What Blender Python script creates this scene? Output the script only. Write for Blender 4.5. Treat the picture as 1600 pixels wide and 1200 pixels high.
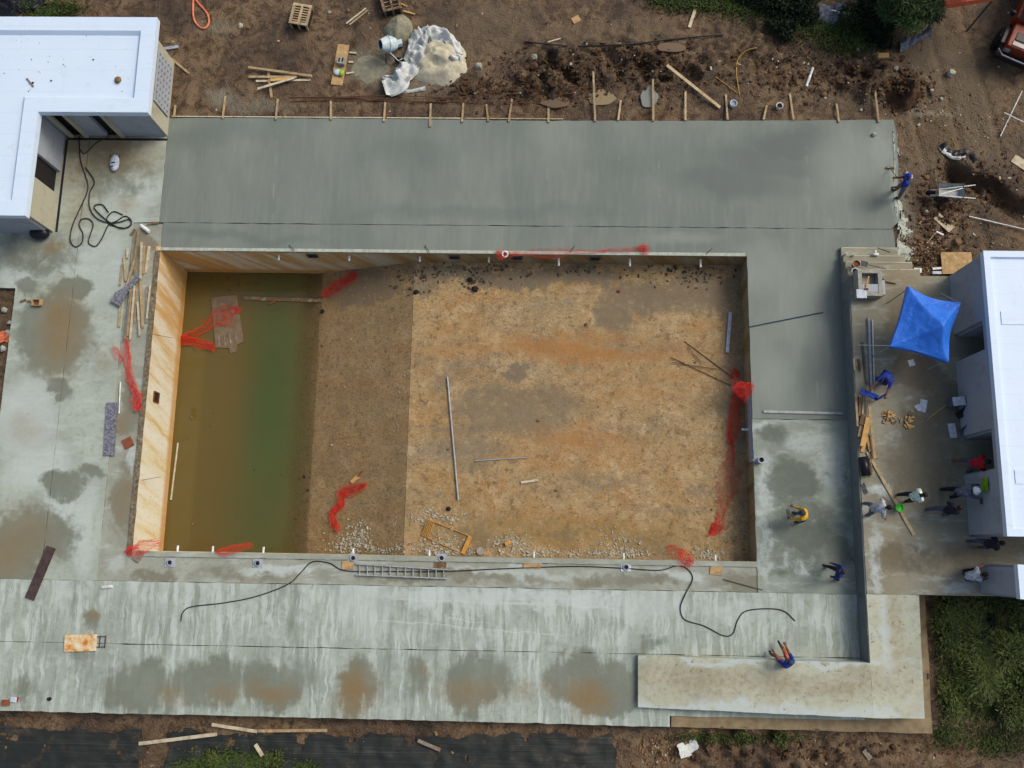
import bpy, bmesh, math, random
import numpy as np
from mathutils import Vector, Matrix
random.seed(7); rng = np.random.default_rng(7)
R = math.radians
sc = bpy.context.scene
for o in list(bpy.data.objects): bpy.data.objects.remove(o)
col = sc.collection

# ------------------------------------------------------------------ camera
CAM = Vector((15.941, .213, 36.328)); EUL = (R(10.65), R(1.06), R(.96)); FPX = 1397.
cd = bpy.data.cameras.new('camera'); cam = bpy.data.objects.new('camera', cd); col.objects.link(cam)
cam.location = CAM; cam.rotation_euler = EUL
cd.sensor_fit = 'HORIZONTAL'; cd.sensor_width = 36; cd.lens = FPX / 1600 * 36; cd.clip_start = .5; cd.clip_end = 2000
sc.camera = cam
# ------------------------------------------------------------------ sky, sun, exposure
SUN_EL, SUN_AZ = 47, 62                       # degrees; azimuth clockwise from +Y
w = bpy.data.worlds.new('World'); sc.world = w; w.use_nodes = True
nt = w.node_tree; bg = nt.nodes['Background']; sky = nt.nodes.new('ShaderNodeTexSky')
sky.sky_type = 'NISHITA'; sky.sun_disc = False; sky.sun_elevation = R(SUN_EL); sky.sun_rotation = R(SUN_AZ)
sky.air_density = 1.0; sky.dust_density = 6.0; sky.ozone_density = 1.0
nt.links.new(sky.outputs[0], bg.inputs[0]); bg.inputs[1].default_value = .13
sl = bpy.data.lights.new('sun', 'SUN'); sun = bpy.data.objects.new('sun', sl); col.objects.link(sun)
sl.energy = 1.35; sl.angle = R(26); sl.color = (1, .94, .84)
sd = Vector((math.sin(R(SUN_AZ)) * math.cos(R(SUN_EL)), math.cos(R(SUN_AZ)) * math.cos(R(SUN_EL)), math.sin(R(SUN_EL))))
sun.rotation_euler = sd.to_track_quat('Z', 'Y').to_euler(); sun.location = (60, 40, 60)
vs = sc.view_settings; vs.view_transform = 'Standard'; vs.look = 'None'; vs.gamma = 1; vs.exposure = .07
sc.cycles.use_denoising = True; sc.cycles.max_bounces = 5; sc.cycles.transparent_max_bounces = 8

# ------------------------------------------------------------------ survey helper: where a sighted direction meets the level z
MC = Matrix.Rotation(EUL[2], 3, 'Z') @ Matrix.Rotation(EUL[1], 3, 'Y') @ Matrix.Rotation(EUL[0], 3, 'X')
def U(px, py, z=0.):
    d = MC @ Vector(((px - 800) / FPX, (600 - py) / FPX, -1)); return CAM + d * ((z - CAM.z) / d.z)
PZ = .97                                       # terrace level above the pool deck

# ------------------------------------------------------------------ noise for geometry
_T = rng.random((256, 256))
def vnoise(x, y):
    x = np.asarray(x, float); y = np.asarray(y, float)
    xi = np.floor(x).astype(int); yi = np.floor(y).astype(int); fx = x - xi; fy = y - yi
    fx = fx * fx * (3 - 2 * fx); fy = fy * fy * (3 - 2 * fy)
    a = _T[xi % 256, yi % 256]; b = _T[(xi + 1) % 256, yi % 256]; c = _T[xi % 256, (yi + 1) % 256]; d = _T[(xi + 1) % 256, (yi + 1) % 256]
    return (a * (1 - fx) + b * fx) * (1 - fy) + (c * (1 - fx) + d * fx) * fy - .5
def fbm(x, y, o=4):
    r = 0; a = 1.
    for i in range(o): r = r + a * vnoise(x * 2 ** i + 17 * i, y * 2 ** i + 31 * i); a *= .5
    return r

# ------------------------------------------------------------------ material helper
def s2l(r, g, b):
    f = lambda c: (c / 255 / 12.92) if c <= 10 else ((c / 255 + .055) / 1.055) ** 2.4
    return (f(r), f(g), f(b), 1)
class Mt:
    def __init__(s, name, rough=.85, spec=.3, metal=0.):
        s.m = bpy.data.materials.new(name); s.m.use_nodes = True; s.t = s.m.node_tree
        s.b = s.t.nodes['Principled BSDF']; s.set(s.b.inputs['Roughness'], rough)
        s.b.inputs['Specular IOR Level'].default_value = spec; s.b.inputs['Metallic'].default_value = metal
        s._p = None
    def set(s, k, v):
        if isinstance(v, bpy.types.NodeSocket): s.t.links.new(v, k)
        elif hasattr(k, 'default_value'):
            try: k.default_value = v
            except Exception: k.default_value = tuple(v)[:3] if len(v) == 4 else tuple(v) + (1,)
    def n(s, ty, **p):
        x = s.t.nodes.new(ty)
        for k, v in p.items(): setattr(x, k, v)
        return x
    def pos(s):
        if not s._p: s._p = s.n('ShaderNodeNewGeometry').outputs['Position']
        return s._p
    def obj(s): return s.n('ShaderNodeTexCoord').outputs['Object']
    def rand(s): return s.n('ShaderNodeObjectInfo').outputs['Random']
    def vm(s, op, a, b=None):
        x = s.n('ShaderNodeVectorMath', operation=op); s.set(x.inputs[0], a)
        if b is not None: s.set(x.inputs[1], b)
        return x.outputs['Value'] if op == 'LENGTH' else x.outputs[0]
    def ma(s, op, a, b=0., clamp=False):
        x = s.n('ShaderNodeMath', operation=op, use_clamp=clamp); s.set(x.inputs[0], a); s.set(x.inputs[1], b); return x.outputs[0]
    def noise(s, scale=1., detail=4, rough=.55, vec=None, st=(1, 1, 1), colour=False, dist=0.):
        x = s.n('ShaderNodeTexNoise'); v = vec if vec is not None else s.pos()
        if st != (1, 1, 1): v = s.vm('MULTIPLY', v, st)
        s.set(x.inputs['Vector'], v); s.set(x.inputs['Scale'], scale); s.set(x.inputs['Detail'], detail); s.set(x.inputs['Roughness'], rough); s.set(x.inputs['Distortion'], dist)
        return x.outputs['Color'] if colour else x.outputs['Fac']
    def mr(s, v, a, b, c=0., d=1.):
        x = s.n('ShaderNodeMapRange', interpolation_type='SMOOTHSTEP'); s.set(x.inputs[0], v)
        for i, q in enumerate((a, b, c, d)): s.set(x.inputs[1 + i], q)
        return x.outputs[0]
    def mix(s, f, a, b, mode='MIX'):
        x = s.n('ShaderNodeMix', data_type='RGBA', blend_type=mode); s.set(x.inputs[0], f); s.set(x.inputs[6], a); s.set(x.inputs[7], b); return x.outputs[2]
    def ramp(s, f, stops):
        x = s.n('ShaderNodeValToRGB'); e = x.color_ramp.elements
        while len(e) < len(stops): e.new(.5)
        for q, (p, c) in zip(e, stops): q.position = p; q.color = c
        s.set(x.inputs[0], f); return x.outputs[0]
    def sep(s, v):
        x = s.n('ShaderNodeSeparateXYZ'); s.set(x.inputs[0], v); return x.outputs
    def warp(s, scale=.8, amp=.6, detail=5):
        c = s.noise(scale, detail, .6, colour=True); c = s.vm('SUBTRACT', c, (.5, .5, .5)); return s.vm('ADD', s.pos(), s.vm('MULTIPLY', c, (amp * 2, amp * 2, 0)))
    def warp2(s, amp=.3, big=.7, st=(1, 1, 1)):
        a = s.vm('SUBTRACT', s.noise(.55, 3, .55, colour=True), (.5, .5, .5)); b = s.vm('SUBTRACT', s.noise(2.6, 6, .7, colour=True), (.5, .5, .5))
        return s.vm('ADD', s.pos(), s.vm('ADD', s.vm('MULTIPLY', a, (big * 2 * st[0], big * 2 * st[1], 0)), s.vm('MULTIPLY', b, (amp * 2 * st[0], amp * 2 * st[1], 0))))
    def blob(s, wp, cx, cy, rx, ry, soft=.3):
        v = s.vm('MULTIPLY', s.vm('SUBTRACT', wp, (cx, cy, 0)), (1 / rx, 1 / ry, 0)); return s.mr(s.vm('LENGTH', v), 1 + soft, 1 - soft)
    def blobs(s, wp, lst, soft=.3):              # list of (px, py, rx_px, ry_px[, strength])
        out = None
        for q in lst:
            c = U(q[0], q[1], q[5] if len(q) > 5 else 0); k = 26. / 1000
            v = s.blob(wp, c.x, c.y, q[2] * k, q[3] * k, soft)
            if len(q) > 4 and q[4] != 1: v = s.ma('MULTIPLY', v, q[4])
            out = v if out is None else s.ma('MAXIMUM', out, v)
        return out
    def bump(s, h, st=.3, d=.02):
        x = s.n('ShaderNodeBump'); x.inputs['Strength'].default_value = st; x.inputs['Distance'].default_value = d; s.set(x.inputs['Height'], h); s.set(s.b.inputs['Normal'], x.outputs[0])
    def col(s, c): s.set(s.b.inputs['Base Color'], c); return s
    def ro(s, c): s.set(s.b.inputs['Roughness'], c); return s

MATS = {}
def simple(name, rgb, rough=.7, spec=.3, metal=0., var=.25, sc_=6., lin=False):
    m = Mt(name, rough, spec, metal); c = rgb + (1,) if lin else s2l(*rgb)
    d = tuple(x * (1 - var) for x in c[:3]) + (1,); l = tuple(min(1, x * (1 + var * .6)) for x in c[:3]) + (1,)
    m.col(m.mix(m.mr(m.noise(sc_, 5, .65, vec=m.pos()), .3, .7), d, l)); MATS[name] = m.m; return m.m

# --- mud
m = Mt('mud', .8, .35); wp = m.warp(.5, .8)
n1 = m.noise(.35, 6, .62, vec=wp); n2 = m.noise(3.2, 6, .68, vec=wp); n3 = m.noise(14, 3, .6)
c = m.ramp(n1, [(.3, s2l(64, 50, 37)), (.45, s2l(94, 76, 56)), (.57, s2l(120, 101, 77)), (.72, s2l(90, 67, 46))])
c = m.mix(m.mr(n2, .42, .66), c, m.ramp(n1, [(.3, s2l(44, 35, 26)), (.7, s2l(72, 54, 37))]))
c = m.mix(m.mr(m.noise(1.7, 5, .7, vec=m.pos(), dist=.6), .58, .7, 0, .6), c, s2l(110, 80, 52))
c = m.mix(m.mr(n3, .6, .78, 0, .5), c, s2l(128, 114, 92))
# greyish trodden paths and dried cement slurry on the north and east ground
g = m.blobs(wp, [(1500, 170, 70, 120, .7), (760, 40, 90, 50, .5), (960, 50, 110, 25, .5), (1450, 60, 60, 60, .6), (1330, 158, 60, 18, .5), (1440, 240, 30, 50, .6)], .5)
c = m.mix(g, c, m.mix(n2, s2l(84, 74, 58), s2l(112, 98, 76)))
g = m.blobs(m.warp(2.2, .5), [(578, 100, 36, 32, .55), (640, 110, 70, 40, .45), (1455, 175, 40, 8, .6), (345, 150, 25, 18, .6), (1415, 330, 14, 60, .5), (330, 40, 40, 12, .3), (395, 165, 60, 14, .4)], .5)
c = m.mix(g, c, m.mix(n2, s2l(112, 108, 92), s2l(150, 150, 134)))
g = m.blobs(m.warp(1.6, .7), [(880, 110, 70, 45, .75), (1000, 100, 60, 35, .75), (1360, 125, 60, 28, .7), (1250, 70, 80, 40, .8), (1150, 90, 60, 50, .5), (900, 75, 80, 14, .4)], .6)
c = m.mix(m.ma('MULTIPLY', g, m.mr(n2, .3, .6)), c, s2l(46, 35, 25))
m.col(c); m.ro(m.mr(n1, .35, .65, .42, .9)); m.bump(m.ma('ADD', m.ma('MULTIPLY', n2, .8), m.ma('MULTIPLY', n3, .5)), 1., .14); MATS['mud'] = m.m

# --- fresh concrete
def concrete_fresh():
    m = Mt('fresh_concrete', .62, .35); wp = m.warp(.35, 1.)
    n1 = m.noise(.5, 5, .55, vec=wp, st=(1, .35, 1)); n2 = m.noise(2.5, 4, .6, st=(1.6, .22, 1)); n3 = m.noise(30, 3, .6)
    c = m.ramp(n1, [(.25, s2l(102, 111, 105)), (.5, s2l(112, 121, 114)), (.75, s2l(124, 132, 125))])
    c = m.mix(m.mr(n2, .42, .72, 0, .3), c, s2l(131, 140, 133)); c = m.mix(m.mr(m.noise(7, 5, .7, st=(1.5, .2, 1)), .4, .7, 0, .2), c, s2l(102, 112, 105))
    dark_patch = m.blobs(m.warp(.3, 1.2), [(1235, 222, 75, 26, 1), (1200, 245, 100, 30, .8), (1150, 275, 100, 30, .75), (1010, 250, 70, 30, .35), (1350, 310, 30, 22, .5), (330, 215, 90, 20, .4), (640, 240, 80, 26, .3), (760, 330, 200, 14, .35), (380, 370, 140, 10, .4), (1325, 395, 20, 30, .4), (1270, 560, 25, 120, .35)], .6)  # darker, smoother patches; the strip near the terrace paints in its shadow
    c = m.mix(dark_patch, c, s2l(84, 94, 92))
    dry = m.blobs(m.warp(.8, .5), [(1330, 250, 60, 50, .5), (1375, 235, 22, 40, .8), (1200, 420, 60, 40, .5), (1400, 300, 10, 60, .9), (1245, 470, 40, 60, .5), (1060, 370, 60, 10, .5), (1215, 600, 30, 40, .5)], .6)
    c = m.mix(m.ma('MULTIPLY', dry, .6), c, s2l(150, 160, 150))
    # pale trowel seams running north-south
    px = m.sep(m.vm('ADD', m.pos(), m.vm('MULTIPLY', m.vm('SUBTRACT', m.noise(.6, 2, colour=True), (.5, .5, .5)), (.12, 0, 0))))[0]
    sm = None
    for q in (430, 672, 855, 968, 1030, 1262, 1292):
        x0 = U(q, 270).x; v = m.mr(m.ma('ABSOLUTE', m.ma('SUBTRACT', px, x0)), .05, .012); sm = v if sm is None else m.ma('MAXIMUM', sm, v)
    sm = m.ma('MULTIPLY', sm, m.mr(m.noise(1.2, 5, .7),   .5, .66, 0, .22)); c = m.mix(sm, c, s2l(168, 176, 168))
    c = m.mix(m.mr(n3, .6, .8, 0, .18), c, s2l(150, 158, 150))
    m.col(c); m.ro(m.ma('SUBTRACT', .8, m.ma('MULTIPLY', dark_patch, .25))); m.bump(m.ma('ADD', m.ma('MULTIPLY', n2, .5), m.ma('MULTIPLY', n3, .25)), .25, .012); MATS['fresh'] = m.m
concrete_fresh()

# --- weathered concrete of the old decks
def concrete_old(name, damp, rust, pale, streak, base=(148, 159, 149), damp_c=(114, 121, 109)):
    m = Mt(name, .85, .25); wp = m.warp(.5, .7); wf = m.warp2(.38, .75, (.7, 1.5, 1) if streak else (1, 1, 1))
    n1 = m.noise(.6, 6, .6, vec=wp); n2 = m.noise(5, 5, .65); n3 = m.noise(26, 3, .6)
    b = s2l(*base); b2 = tuple(x * .8 for x in b[:3]) + (1,); b3 = tuple(min(1, x * 1.2) for x in b[:3]) + (1,)
    c = m.ramp(n1, [(.28, b2), (.5, b), (.72, b3)])
    c = m.mix(m.mr(n2, .46, .72, 0, .45), c, s2l(124, 126, 112)); c = m.mix(m.mr(m.noise(1.5, 7, .72, st=(.45, 1.5, 1) if not streak else (1, 1, 1)), .5, .66, 0, .5), c, s2l(176, 186, 180))
    if streak:
        y = m.sep(m.pos())[1]
        up = m.mr(y, -4.4, -1.5)                                  # streaks start at the joint by the apron
        ns = m.noise(1.7, 6, .62, vec=m.vm('ADD', m.pos(), m.vm('MULTIPLY', m.vm('SUBTRACT', m.noise(1.5, 3, colour=True), (.5, .5, .5)), (.35, 0, 0))), st=(2.6, .22, 1))
        pal = m.ma('MULTIPLY', m.mr(m.ma('ADD', ns, m.ma('MULTIPLY', up, .07)), .51, .6), m.mr(m.noise(.7, 5, .65), .36, .6, .15, 1))
        dk = m.mr(m.noise(1.3, 6, .65, st=(1.9, .2, 1), vec=m.vm('ADD', m.pos(), (31, 7, 3))), .5, .64)
        c = m.mix(m.ma('MULTIPLY', dk, .6), c, s2l(118, 126, 116)); c = m.mix(m.ma('MULTIPLY', pal, .7), c, s2l(182, 194, 190))
        for (a, b, e, d) in ((590, 968, 870, 992), (620, 938, 830, 944), (800, 942, 960, 952), (700, 966, 760, 972)):
            A, B2 = U(a, b), U(e, d); t_ = (B2 - A).normalized(); q_ = m.sep(m.vm('SUBTRACT', m.warp(.9, .22, 4), (A.x, A.y, 0))); dist = m.ma('ABSOLUTE', m.ma('SUBTRACT', m.ma('MULTIPLY', q_[1], t_.x), m.ma('MULTIPLY', q_[0], t_.y))); al_ = m.ma('ADD', m.ma('MULTIPLY', q_[0], t_.x), m.ma('MULTIPLY', q_[1], t_.y))
            c = m.mix(m.ma('MULTIPLY', m.mr(dist, .035, .012), m.ma('MULTIPLY', m.mr(al_, -.2, .1), m.mr(al_, (B2 - A).length + .2, (B2 - A).length, 0, .32))), c, s2l(196, 206, 202))
    if pale: c = m.mix(m.ma('MULTIPLY', m.blobs(wf, pale, .35), m.mr(n2, .3, .6, .4, .95)), c, s2l(180, 192, 190))
    if damp:  # damp stains; a few blobs paint in shade instead
        nz_ = m.noise(1.5, 6, .66, st=(1.7, .28, 1)) if streak else m.noise(1.6, 7, .7); d = m.mr(m.ma('ADD', m.blobs(wf, damp, .65), m.ma('MULTIPLY', m.ma('SUBTRACT', nz_, .5), 1.3)), .26, .78); c = m.mix(m.ma('MULTIPLY', d, m.mr(n1, .25, .6, .75, 1)), c, m.mix(n2, s2l(*[x * .9 for x in damp_c]), s2l(*[x * 1.06 for x in damp_c])))
    if rust:
        r = m.blobs(m.warp2(.5, .5), rust, .9); c = m.mix(m.ma('MULTIPLY', r, m.mr(n2, .25, .65, .4, .85)), c, m.mix(n2, s2l(132, 97, 48), s2l(122, 104, 66)))
    if name == 'ledge_concrete': c = m.mix(m.mr(m.noise(5.5, 3, .6, vec=m.vm('ADD', m.pos(), (2, 5, 0))), .63, .7, 0, .7), c, s2l(120, 98, 62))
    sp = m.mr(m.noise(9, 2, .5, vec=m.vm('ADD', m.pos(), (5, 9, 0))), .72, .78, 0, .6); c = m.mix(sp, c, s2l(98, 92, 74))
    c = m.mix(m.mr(n3, .6, .8, 0, .25), c, s2l(176, 184, 176))
    m.col(c); m.bump(m.ma('ADD', m.ma('MULTIPLY', n2, .5), m.ma('MULTIPLY', n3, .4)), .35, .015); MATS[name] = m.m
concrete_old('old_concrete_west',
    [(82, 520, 62, 75), (118, 450, 26, 22), (45, 450, 22, 14, .8), (50, 835, 75, 45), (20, 870, 50, 50), (100, 760, 32, 24), (140, 735, 22, 13), (95, 605, 26, 14), (60, 400, 80, 50, .7), (170, 270, 60, 60, .7), (150, 220, 90, 30, .9), (225, 270, 20, 40, .5)],  # blob south of the west wing paints in the shade there
    [(95, 520, 32, 58, .85), (88, 500, 22, 36, .9), (30, 840, 50, 40, .6), (12, 860, 30, 40, .7), (120, 320, 22, 40, .45), (85, 390, 20, 10, .7), (195, 320, 14, 12, .6), (40, 670, 30, 16, .4), (160, 560, 14, 20, .35), (125, 250, 35, 50, .75), (180, 240, 70, 34, .75)],
    [(40, 650, 50, 60, .6), (95, 800, 26, 60, .8), (60, 730, 50, 40, .7), (130, 830, 20, 70, .6), (165, 420, 30, 60, .5), (200, 300, 40, 50, .5), (30, 440, 40, 15, .7), (100, 410, 60, 25, .6)], False, base=(154, 164, 153))
concrete_old('old_concrete_south',
    [(215, 1075, 62, 42, .9), (330, 1065, 62, 45, .9), (425, 1068, 52, 42), (560, 1075, 32, 42), (745, 1075, 50, 38), (650, 1060, 22, 45, .7), (905, 1065, 55, 40), (945, 1100, 40, 22), (970, 1075, 34, 34), (120, 1030, 28, 22, .6), (145, 960, 14, 16, .8), (40, 1080, 26, 18, .6), (460, 960, 20, 50, .5), (1020, 1010, 30, 14, .7), (760, 965, 40, 30, .4)],
    [(555, 1082, 26, 28, 1), (425, 1082, 34, 14, .8), (350, 1085, 22, 14, .6), (735, 1085, 40, 16, .65), (918, 1090, 26, 24, 1), (815, 1085, 16, 14, .5), (265, 1088, 22, 12, .6), (145, 957, 8, 12, .6), (660, 1050, 12, 10, .4), (860, 1080, 14, 10, .4)],
    [(700, 940, 120, 16, .7), (1150, 950, 40, 20, .5), (880, 935, 110, 14, .8), (560, 950, 50, 50, .4), (1000, 950, 70, 20, .5)], True)
concrete_old('apron_concrete',
    [(200, 640, 20, 60, .8), (190, 780, 22, 60, .8), (240, 900, 40, 12, .8), (380, 900, 90, 12, .6), (700, 905, 160, 10, .7), (980, 908, 90, 12, .7), (1180, 905, 60, 20, .8), (225, 380, 20, 20)],
    [(192, 780, 12, 30, .45), (190, 660, 10, 20, .45), (230, 400, 12, 30, .4)],
    [(205, 715, 10, 16, .8), (440, 890, 60, 8, .8), (800, 895, 90, 8, .6), (1060, 900, 40, 10, .7), (185, 880, 16, 14, .5)], False, base=(144, 149, 137), damp_c=(120, 120, 104))
concrete_old('patched_concrete',
    [(1240, 755, 40, 40), (1215, 680, 30, 22, .8), (1255, 830, 60, 45, .8), (1300, 870, 40, 30, .8), (1225, 870, 35, 30, .6), (1320, 780, 14, 90, .5)],  # strip along the terrace foot paints in its cast shadow
    [], [(1260, 880, 60, 8, 1), (1265, 690, 40, 14, .5), (1200, 760, 14, 40, .7), (1300, 730, 20, 40, .5), (1195, 850, 8, 60, .6), (1190, 670, 16, 10, .6)], False, base=(134, 144, 133), damp_c=(98, 106, 97))
concrete_old('terrace_concrete',
    [(1400, 870, 60, 34, .7), (1420, 720, 60, 90, .8), (1470, 640, 50, 60, .8), (1420, 590, 50, 30, .9), (1500, 870, 60, 30, .6), (1380, 500, 30, 60, .5)],
    [(1400, 450, 30, 40, .5), (1370, 840, 22, 40, .3), (1375, 900, 20, 30, .25), (1475, 880, 40, 16, .3), (1400, 540, 30, 60, .35)],
    [(1368, 770, 20, 12, 1), (1352, 860, 10, 40, 1), (1356, 900, 8, 30, .8), (1415, 855, 22, 10, .5), (1375, 690, 14, 12, .6), (1480, 915, 30, 10, .6)], False, base=(136, 134, 117), damp_c=(110, 106, 90))
concrete_old('ledge_concrete', [(1405, 1000, 16, 60, .25), (1200, 1075, 120, 16, .25), (1090, 1060, 80, 20, .3)],
    [(1100, 1062, 100, 20, .5), (1240, 1068, 110, 14, .5), (1385, 980, 14, 60, .45), (1395, 1060, 30, 40, .2), (1420, 1100, 20, 14, .25), (1340, 1055, 40, 14, .35)],
    [(1200, 1030, 200, 6, 1), (1200, 1108, 240, 12, 1), (1366, 990, 10, 60, .9), (1430, 1080, 10, 40, .8)], False, base=(172, 176, 156), damp_c=(150, 152, 130))

# --- rough aggregate along the top of the basin wall
m = Mt('aggregate', .95, .15); n = m.noise(7, 5, .7); n2 = m.noise(28, 3, .7)
m.col(m.mix(m.mr(n2, .45, .65), m.ramp(n, [(.3, s2l(92, 74, 54)), (.5, s2l(132, 122, 100)), (.7, s2l(170, 168, 150))]), s2l(88, 72, 56))); m.bump(m.ma('ADD', n, n2), .9, .04); MATS['aggregate'] = m.m
# --- basin walls: limewash with rust run-off
m = Mt('basin_wall', .8, .3); p = m.pos()
w2 = m.vm('ADD', p, m.vm('MULTIPLY', m.vm('SUBTRACT', m.noise(.8, 4, colour=True), (.5, .5, .5)), (.3, .3, .2)))
xyz = m.sep(w2); shear = m.n('ShaderNodeCombineXYZ'); nrm = m.sep(m.vm('ABSOLUTE', m.n('ShaderNodeNewGeometry').outputs['Normal']))
m.set(shear.inputs[0], m.ma('ADD', xyz[0], m.ma('MULTIPLY', m.ma('MULTIPLY', xyz[2], .5), nrm[1]))); m.set(shear.inputs[1], m.ma('SUBTRACT', xyz[1], m.ma('MULTIPLY', m.ma('MULTIPLY', xyz[2], .22), nrm[0]))); m.set(shear.inputs[2], m.ma('MULTIPLY', xyz[2], .12))
n1 = m.noise(1.7, 6, .6, vec=shear.outputs[0]); n2 = m.noise(6, 5, .7); z = m.sep(p)[2]
px_ = m.sep(p)
c = m.ramp(n1, [(.44, s2l(212, 210, 192)), (.56, s2l(208, 198, 164)), (.66, s2l(196, 168, 114)), (.8, s2l(172, 132, 78))])
# the north end is rustier, the south end paler
c = m.mix(m.ma('MULTIPLY', m.mr(px_[1], 5, 11), m.mr(n1, .42, .6, .25, .8)), c, m.mix(n2, s2l(196, 152, 84), s2l(176, 130, 68)))
c = m.mix(m.mr(z, -2.35, -2.75, 0, .8), c, m.mix(n2, s2l(196, 146, 66), s2l(172, 120, 52)))
c = m.mix(m.mr(px_[0], 4, 14, 0, .85), c, m.ramp(n1, [(.3, s2l(146, 130, 96)), (.5, s2l(126, 104, 66)), (.66, s2l(104, 80, 46))]))   # the shallow end was never whitened
c = m.mix(m.mr(n2, .55, .72, 0, .6), c, s2l(128, 104, 66)); m.col(c); m.bump(n2, .3, .02); MATS['basin_wall'] = m.m
# --- basin floor
m = Mt('basin_floor', .9, .2); wp = m.warp(.7, .8); n1 = m.noise(.42, 7, .66, vec=wp); n2 = m.noise(3.5, 7, .72); n3 = m.noise(16, 4, .7); n4 = m.noise(.9, 6, .66, st=(.14, 1, 1), vec=m.vm('ADD', m.pos(), (9, 4, 0)))
c = m.ramp(n1, [(.3, s2l(118, 104, 80)), (.42, s2l(142, 122, 89)), (.52, s2l(158, 136, 98)), (.62, s2l(150, 121, 80)), (.74, s2l(174, 157, 122))])
n5 = m.noise(1.3, 8, .75, vec=m.vm('ADD', m.pos(), (40, 3, 0))); n6 = m.noise(1.0, 8, .78, vec=m.vm('ADD', m.pos(), (3, 60, 0)), st=(.22, 1.6, 1))
c = m.mix(m.mr(n4, .52, .66, 0, .5), c, s2l(158, 122, 78)); c = m.mix(m.mr(n4, .46, .34, 0, .5), c, s2l(126, 120, 106))
c = m.mix(m.mr(n5, .54, .62, 0, .45), c, s2l(114, 96, 72)); c = m.mix(m.mr(n5, .46, .4, 0, .6), c, s2l(178, 158, 122)); c = m.mix(m.mr(n6, .55, .61, 0, .45), c, s2l(122, 114, 100)); c = m.mix(m.mr(n6, .44, .37, 0, .45), c, s2l(156, 118, 72))
c = m.mix(m.mr(n2, .54, .64, 0, .6), c, s2l(92, 76, 55)); c = m.mix(m.mr(n2, .42, .34, 0, .45), c, s2l(190, 170, 134))
c = m.mix(m.mr(n3, .58, .68, 0, .7), c, s2l(72, 60, 46)); c = m.mix(m.mr(n3, .42, .34, 0, .4), c, s2l(196, 180, 148))
sp1 = m.noise(10, 3, .6, vec=m.vm('ADD', m.pos(), (7, 2, 0)), st=(.8, 1.2, 1)); c = m.mix(m.mr(sp1, .57, .67, 0, .42), c, s2l(84, 67, 46)); c = m.mix(m.mr(sp1, .4, .33, 0, .35), c, s2l(188, 170, 136))
slope = m.mr(m.sep(m.warp(3, .1, 5))[0], 10.8, 10.62); c = m.mix(m.ma('MULTIPLY', slope, .5), c, m.mix(m.mr(n3, .35, .65), s2l(104, 84, 56), s2l(152, 127, 90))); c = m.mix(m.ma('MULTIPLY', slope, m.mr(sp1, .54, .64, 0, .38)), c, s2l(76, 60, 41))
F_ = -1.24
gr = m.blobs(m.warp2(.75, .8), [(780, 430, 150, 16, 1, F_), (905, 430, 80, 20, 1, F_), (1010, 462, 70, 30, .9, F_), (960, 490, 32, 30, .9, F_), (1095, 455, 60, 40, .9, F_), (800, 578, 22, 14, 1, F_), (800, 640, 105, 40, .75, F_), (730, 700, 60, 40, .45, F_), (700, 590, 30, 14, .5, F_), (860, 645, 50, 20, .5, F_), (940, 752, 60, 12, .45, F_), (670, 440, 26, 26, .8, F_), (880, 836, 34, 9, .9, F_), (750, 840, 40, 18, .8, F_), (1150, 620, 20, 200, .5, F_), (560, 450, 70, 26, .8, -2), (720, 700, 60, 40, .35, F_), (680, 870, 100, 8, .8, F_)], .25)  # grey patches; the east-wall strip paints in that wall's shadow
c = m.mix(m.ma('MULTIPLY', gr, m.mr(n2, .3, .55, .55, 1)), c, m.mix(n2, s2l(102, 91, 73), s2l(120, 109, 89)))
org = m.blobs(m.warp(.9, .8, 6), [(900, 545, 190, 22, 1, F_), (905, 690, 80, 28, 1, F_), (720, 560, 60, 30, .5, F_), (1040, 600, 90, 30, .4, F_), (840, 700, 60, 30, .6, F_)], .7)
c = m.mix(m.ma('MULTIPLY', org, m.mr(n6, .62, .4, .1, .85)), c, m.mix(n3, s2l(166, 124, 76), s2l(138, 96, 54)))
olive = m.blobs(m.warp(.9, .8, 6), [(860, 830, 200, 24, .6, F_), (1010, 840, 100, 24, .5, F_), (700, 800, 70, 40, .3, F_)], .6)
c = m.mix(m.ma('MULTIPLY', olive, .8), c, m.mix(n2, s2l(150, 130, 82), s2l(108, 86, 48)))
m.col(c); m.bump(m.ma('ADD', n2, n3), .55, .03); m.ro(m.ma('SUBTRACT', .95, m.ma('MULTIPLY', gr, .3))); MATS['basin_floor'] = m.m
# --- murky water: algae in the middle, silt along the edges
XWATER = (U(503, 450, -3.03).x + U(481, 850, -3.03).x) / 2
m = Mt('murky_water', .1, .5); wp = m.warp(.25, .9, 3); W_ = -3.03
c = m.mix(m.noise(.3, 3), s2l(95, 82, 41), s2l(88, 75, 36))
al = m.ma('MAXIMUM', m.blobs(wp, [(425, 630, 48, 230, 1, W_)], .85), m.blobs(wp, [(410, 800, 52, 100, .7, W_), (440, 540, 40, 90, .9, W_)], .9))
c = m.mix(al, c, m.mix(m.noise(.5, 3), s2l(63, 74, 36), s2l(74, 84, 42))); m.col(c); m.bump(m.noise(2.2, 2), .03, .02); m.b.inputs['Specular IOR Level'].default_value = .45; m.set(m.b.inputs['Alpha'], m.mr(m.sep(m.warp(.7, .35, 5))[0], XWATER + .05, XWATER - 1.3, .3, 1)); MATS['water'] = m.m
for nm, cc in (('puddle_silt', (142, 126, 92)), ('puddle_slurry', (128, 134, 126)), ('puddle_mud', (110, 90, 66))):
    m = Mt(nm, .12, .5); m.col(m.mix(m.noise(3, 4), s2l(*cc), s2l(*[x * .86 for x in cc]))); MATS[nm] = m.m
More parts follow.
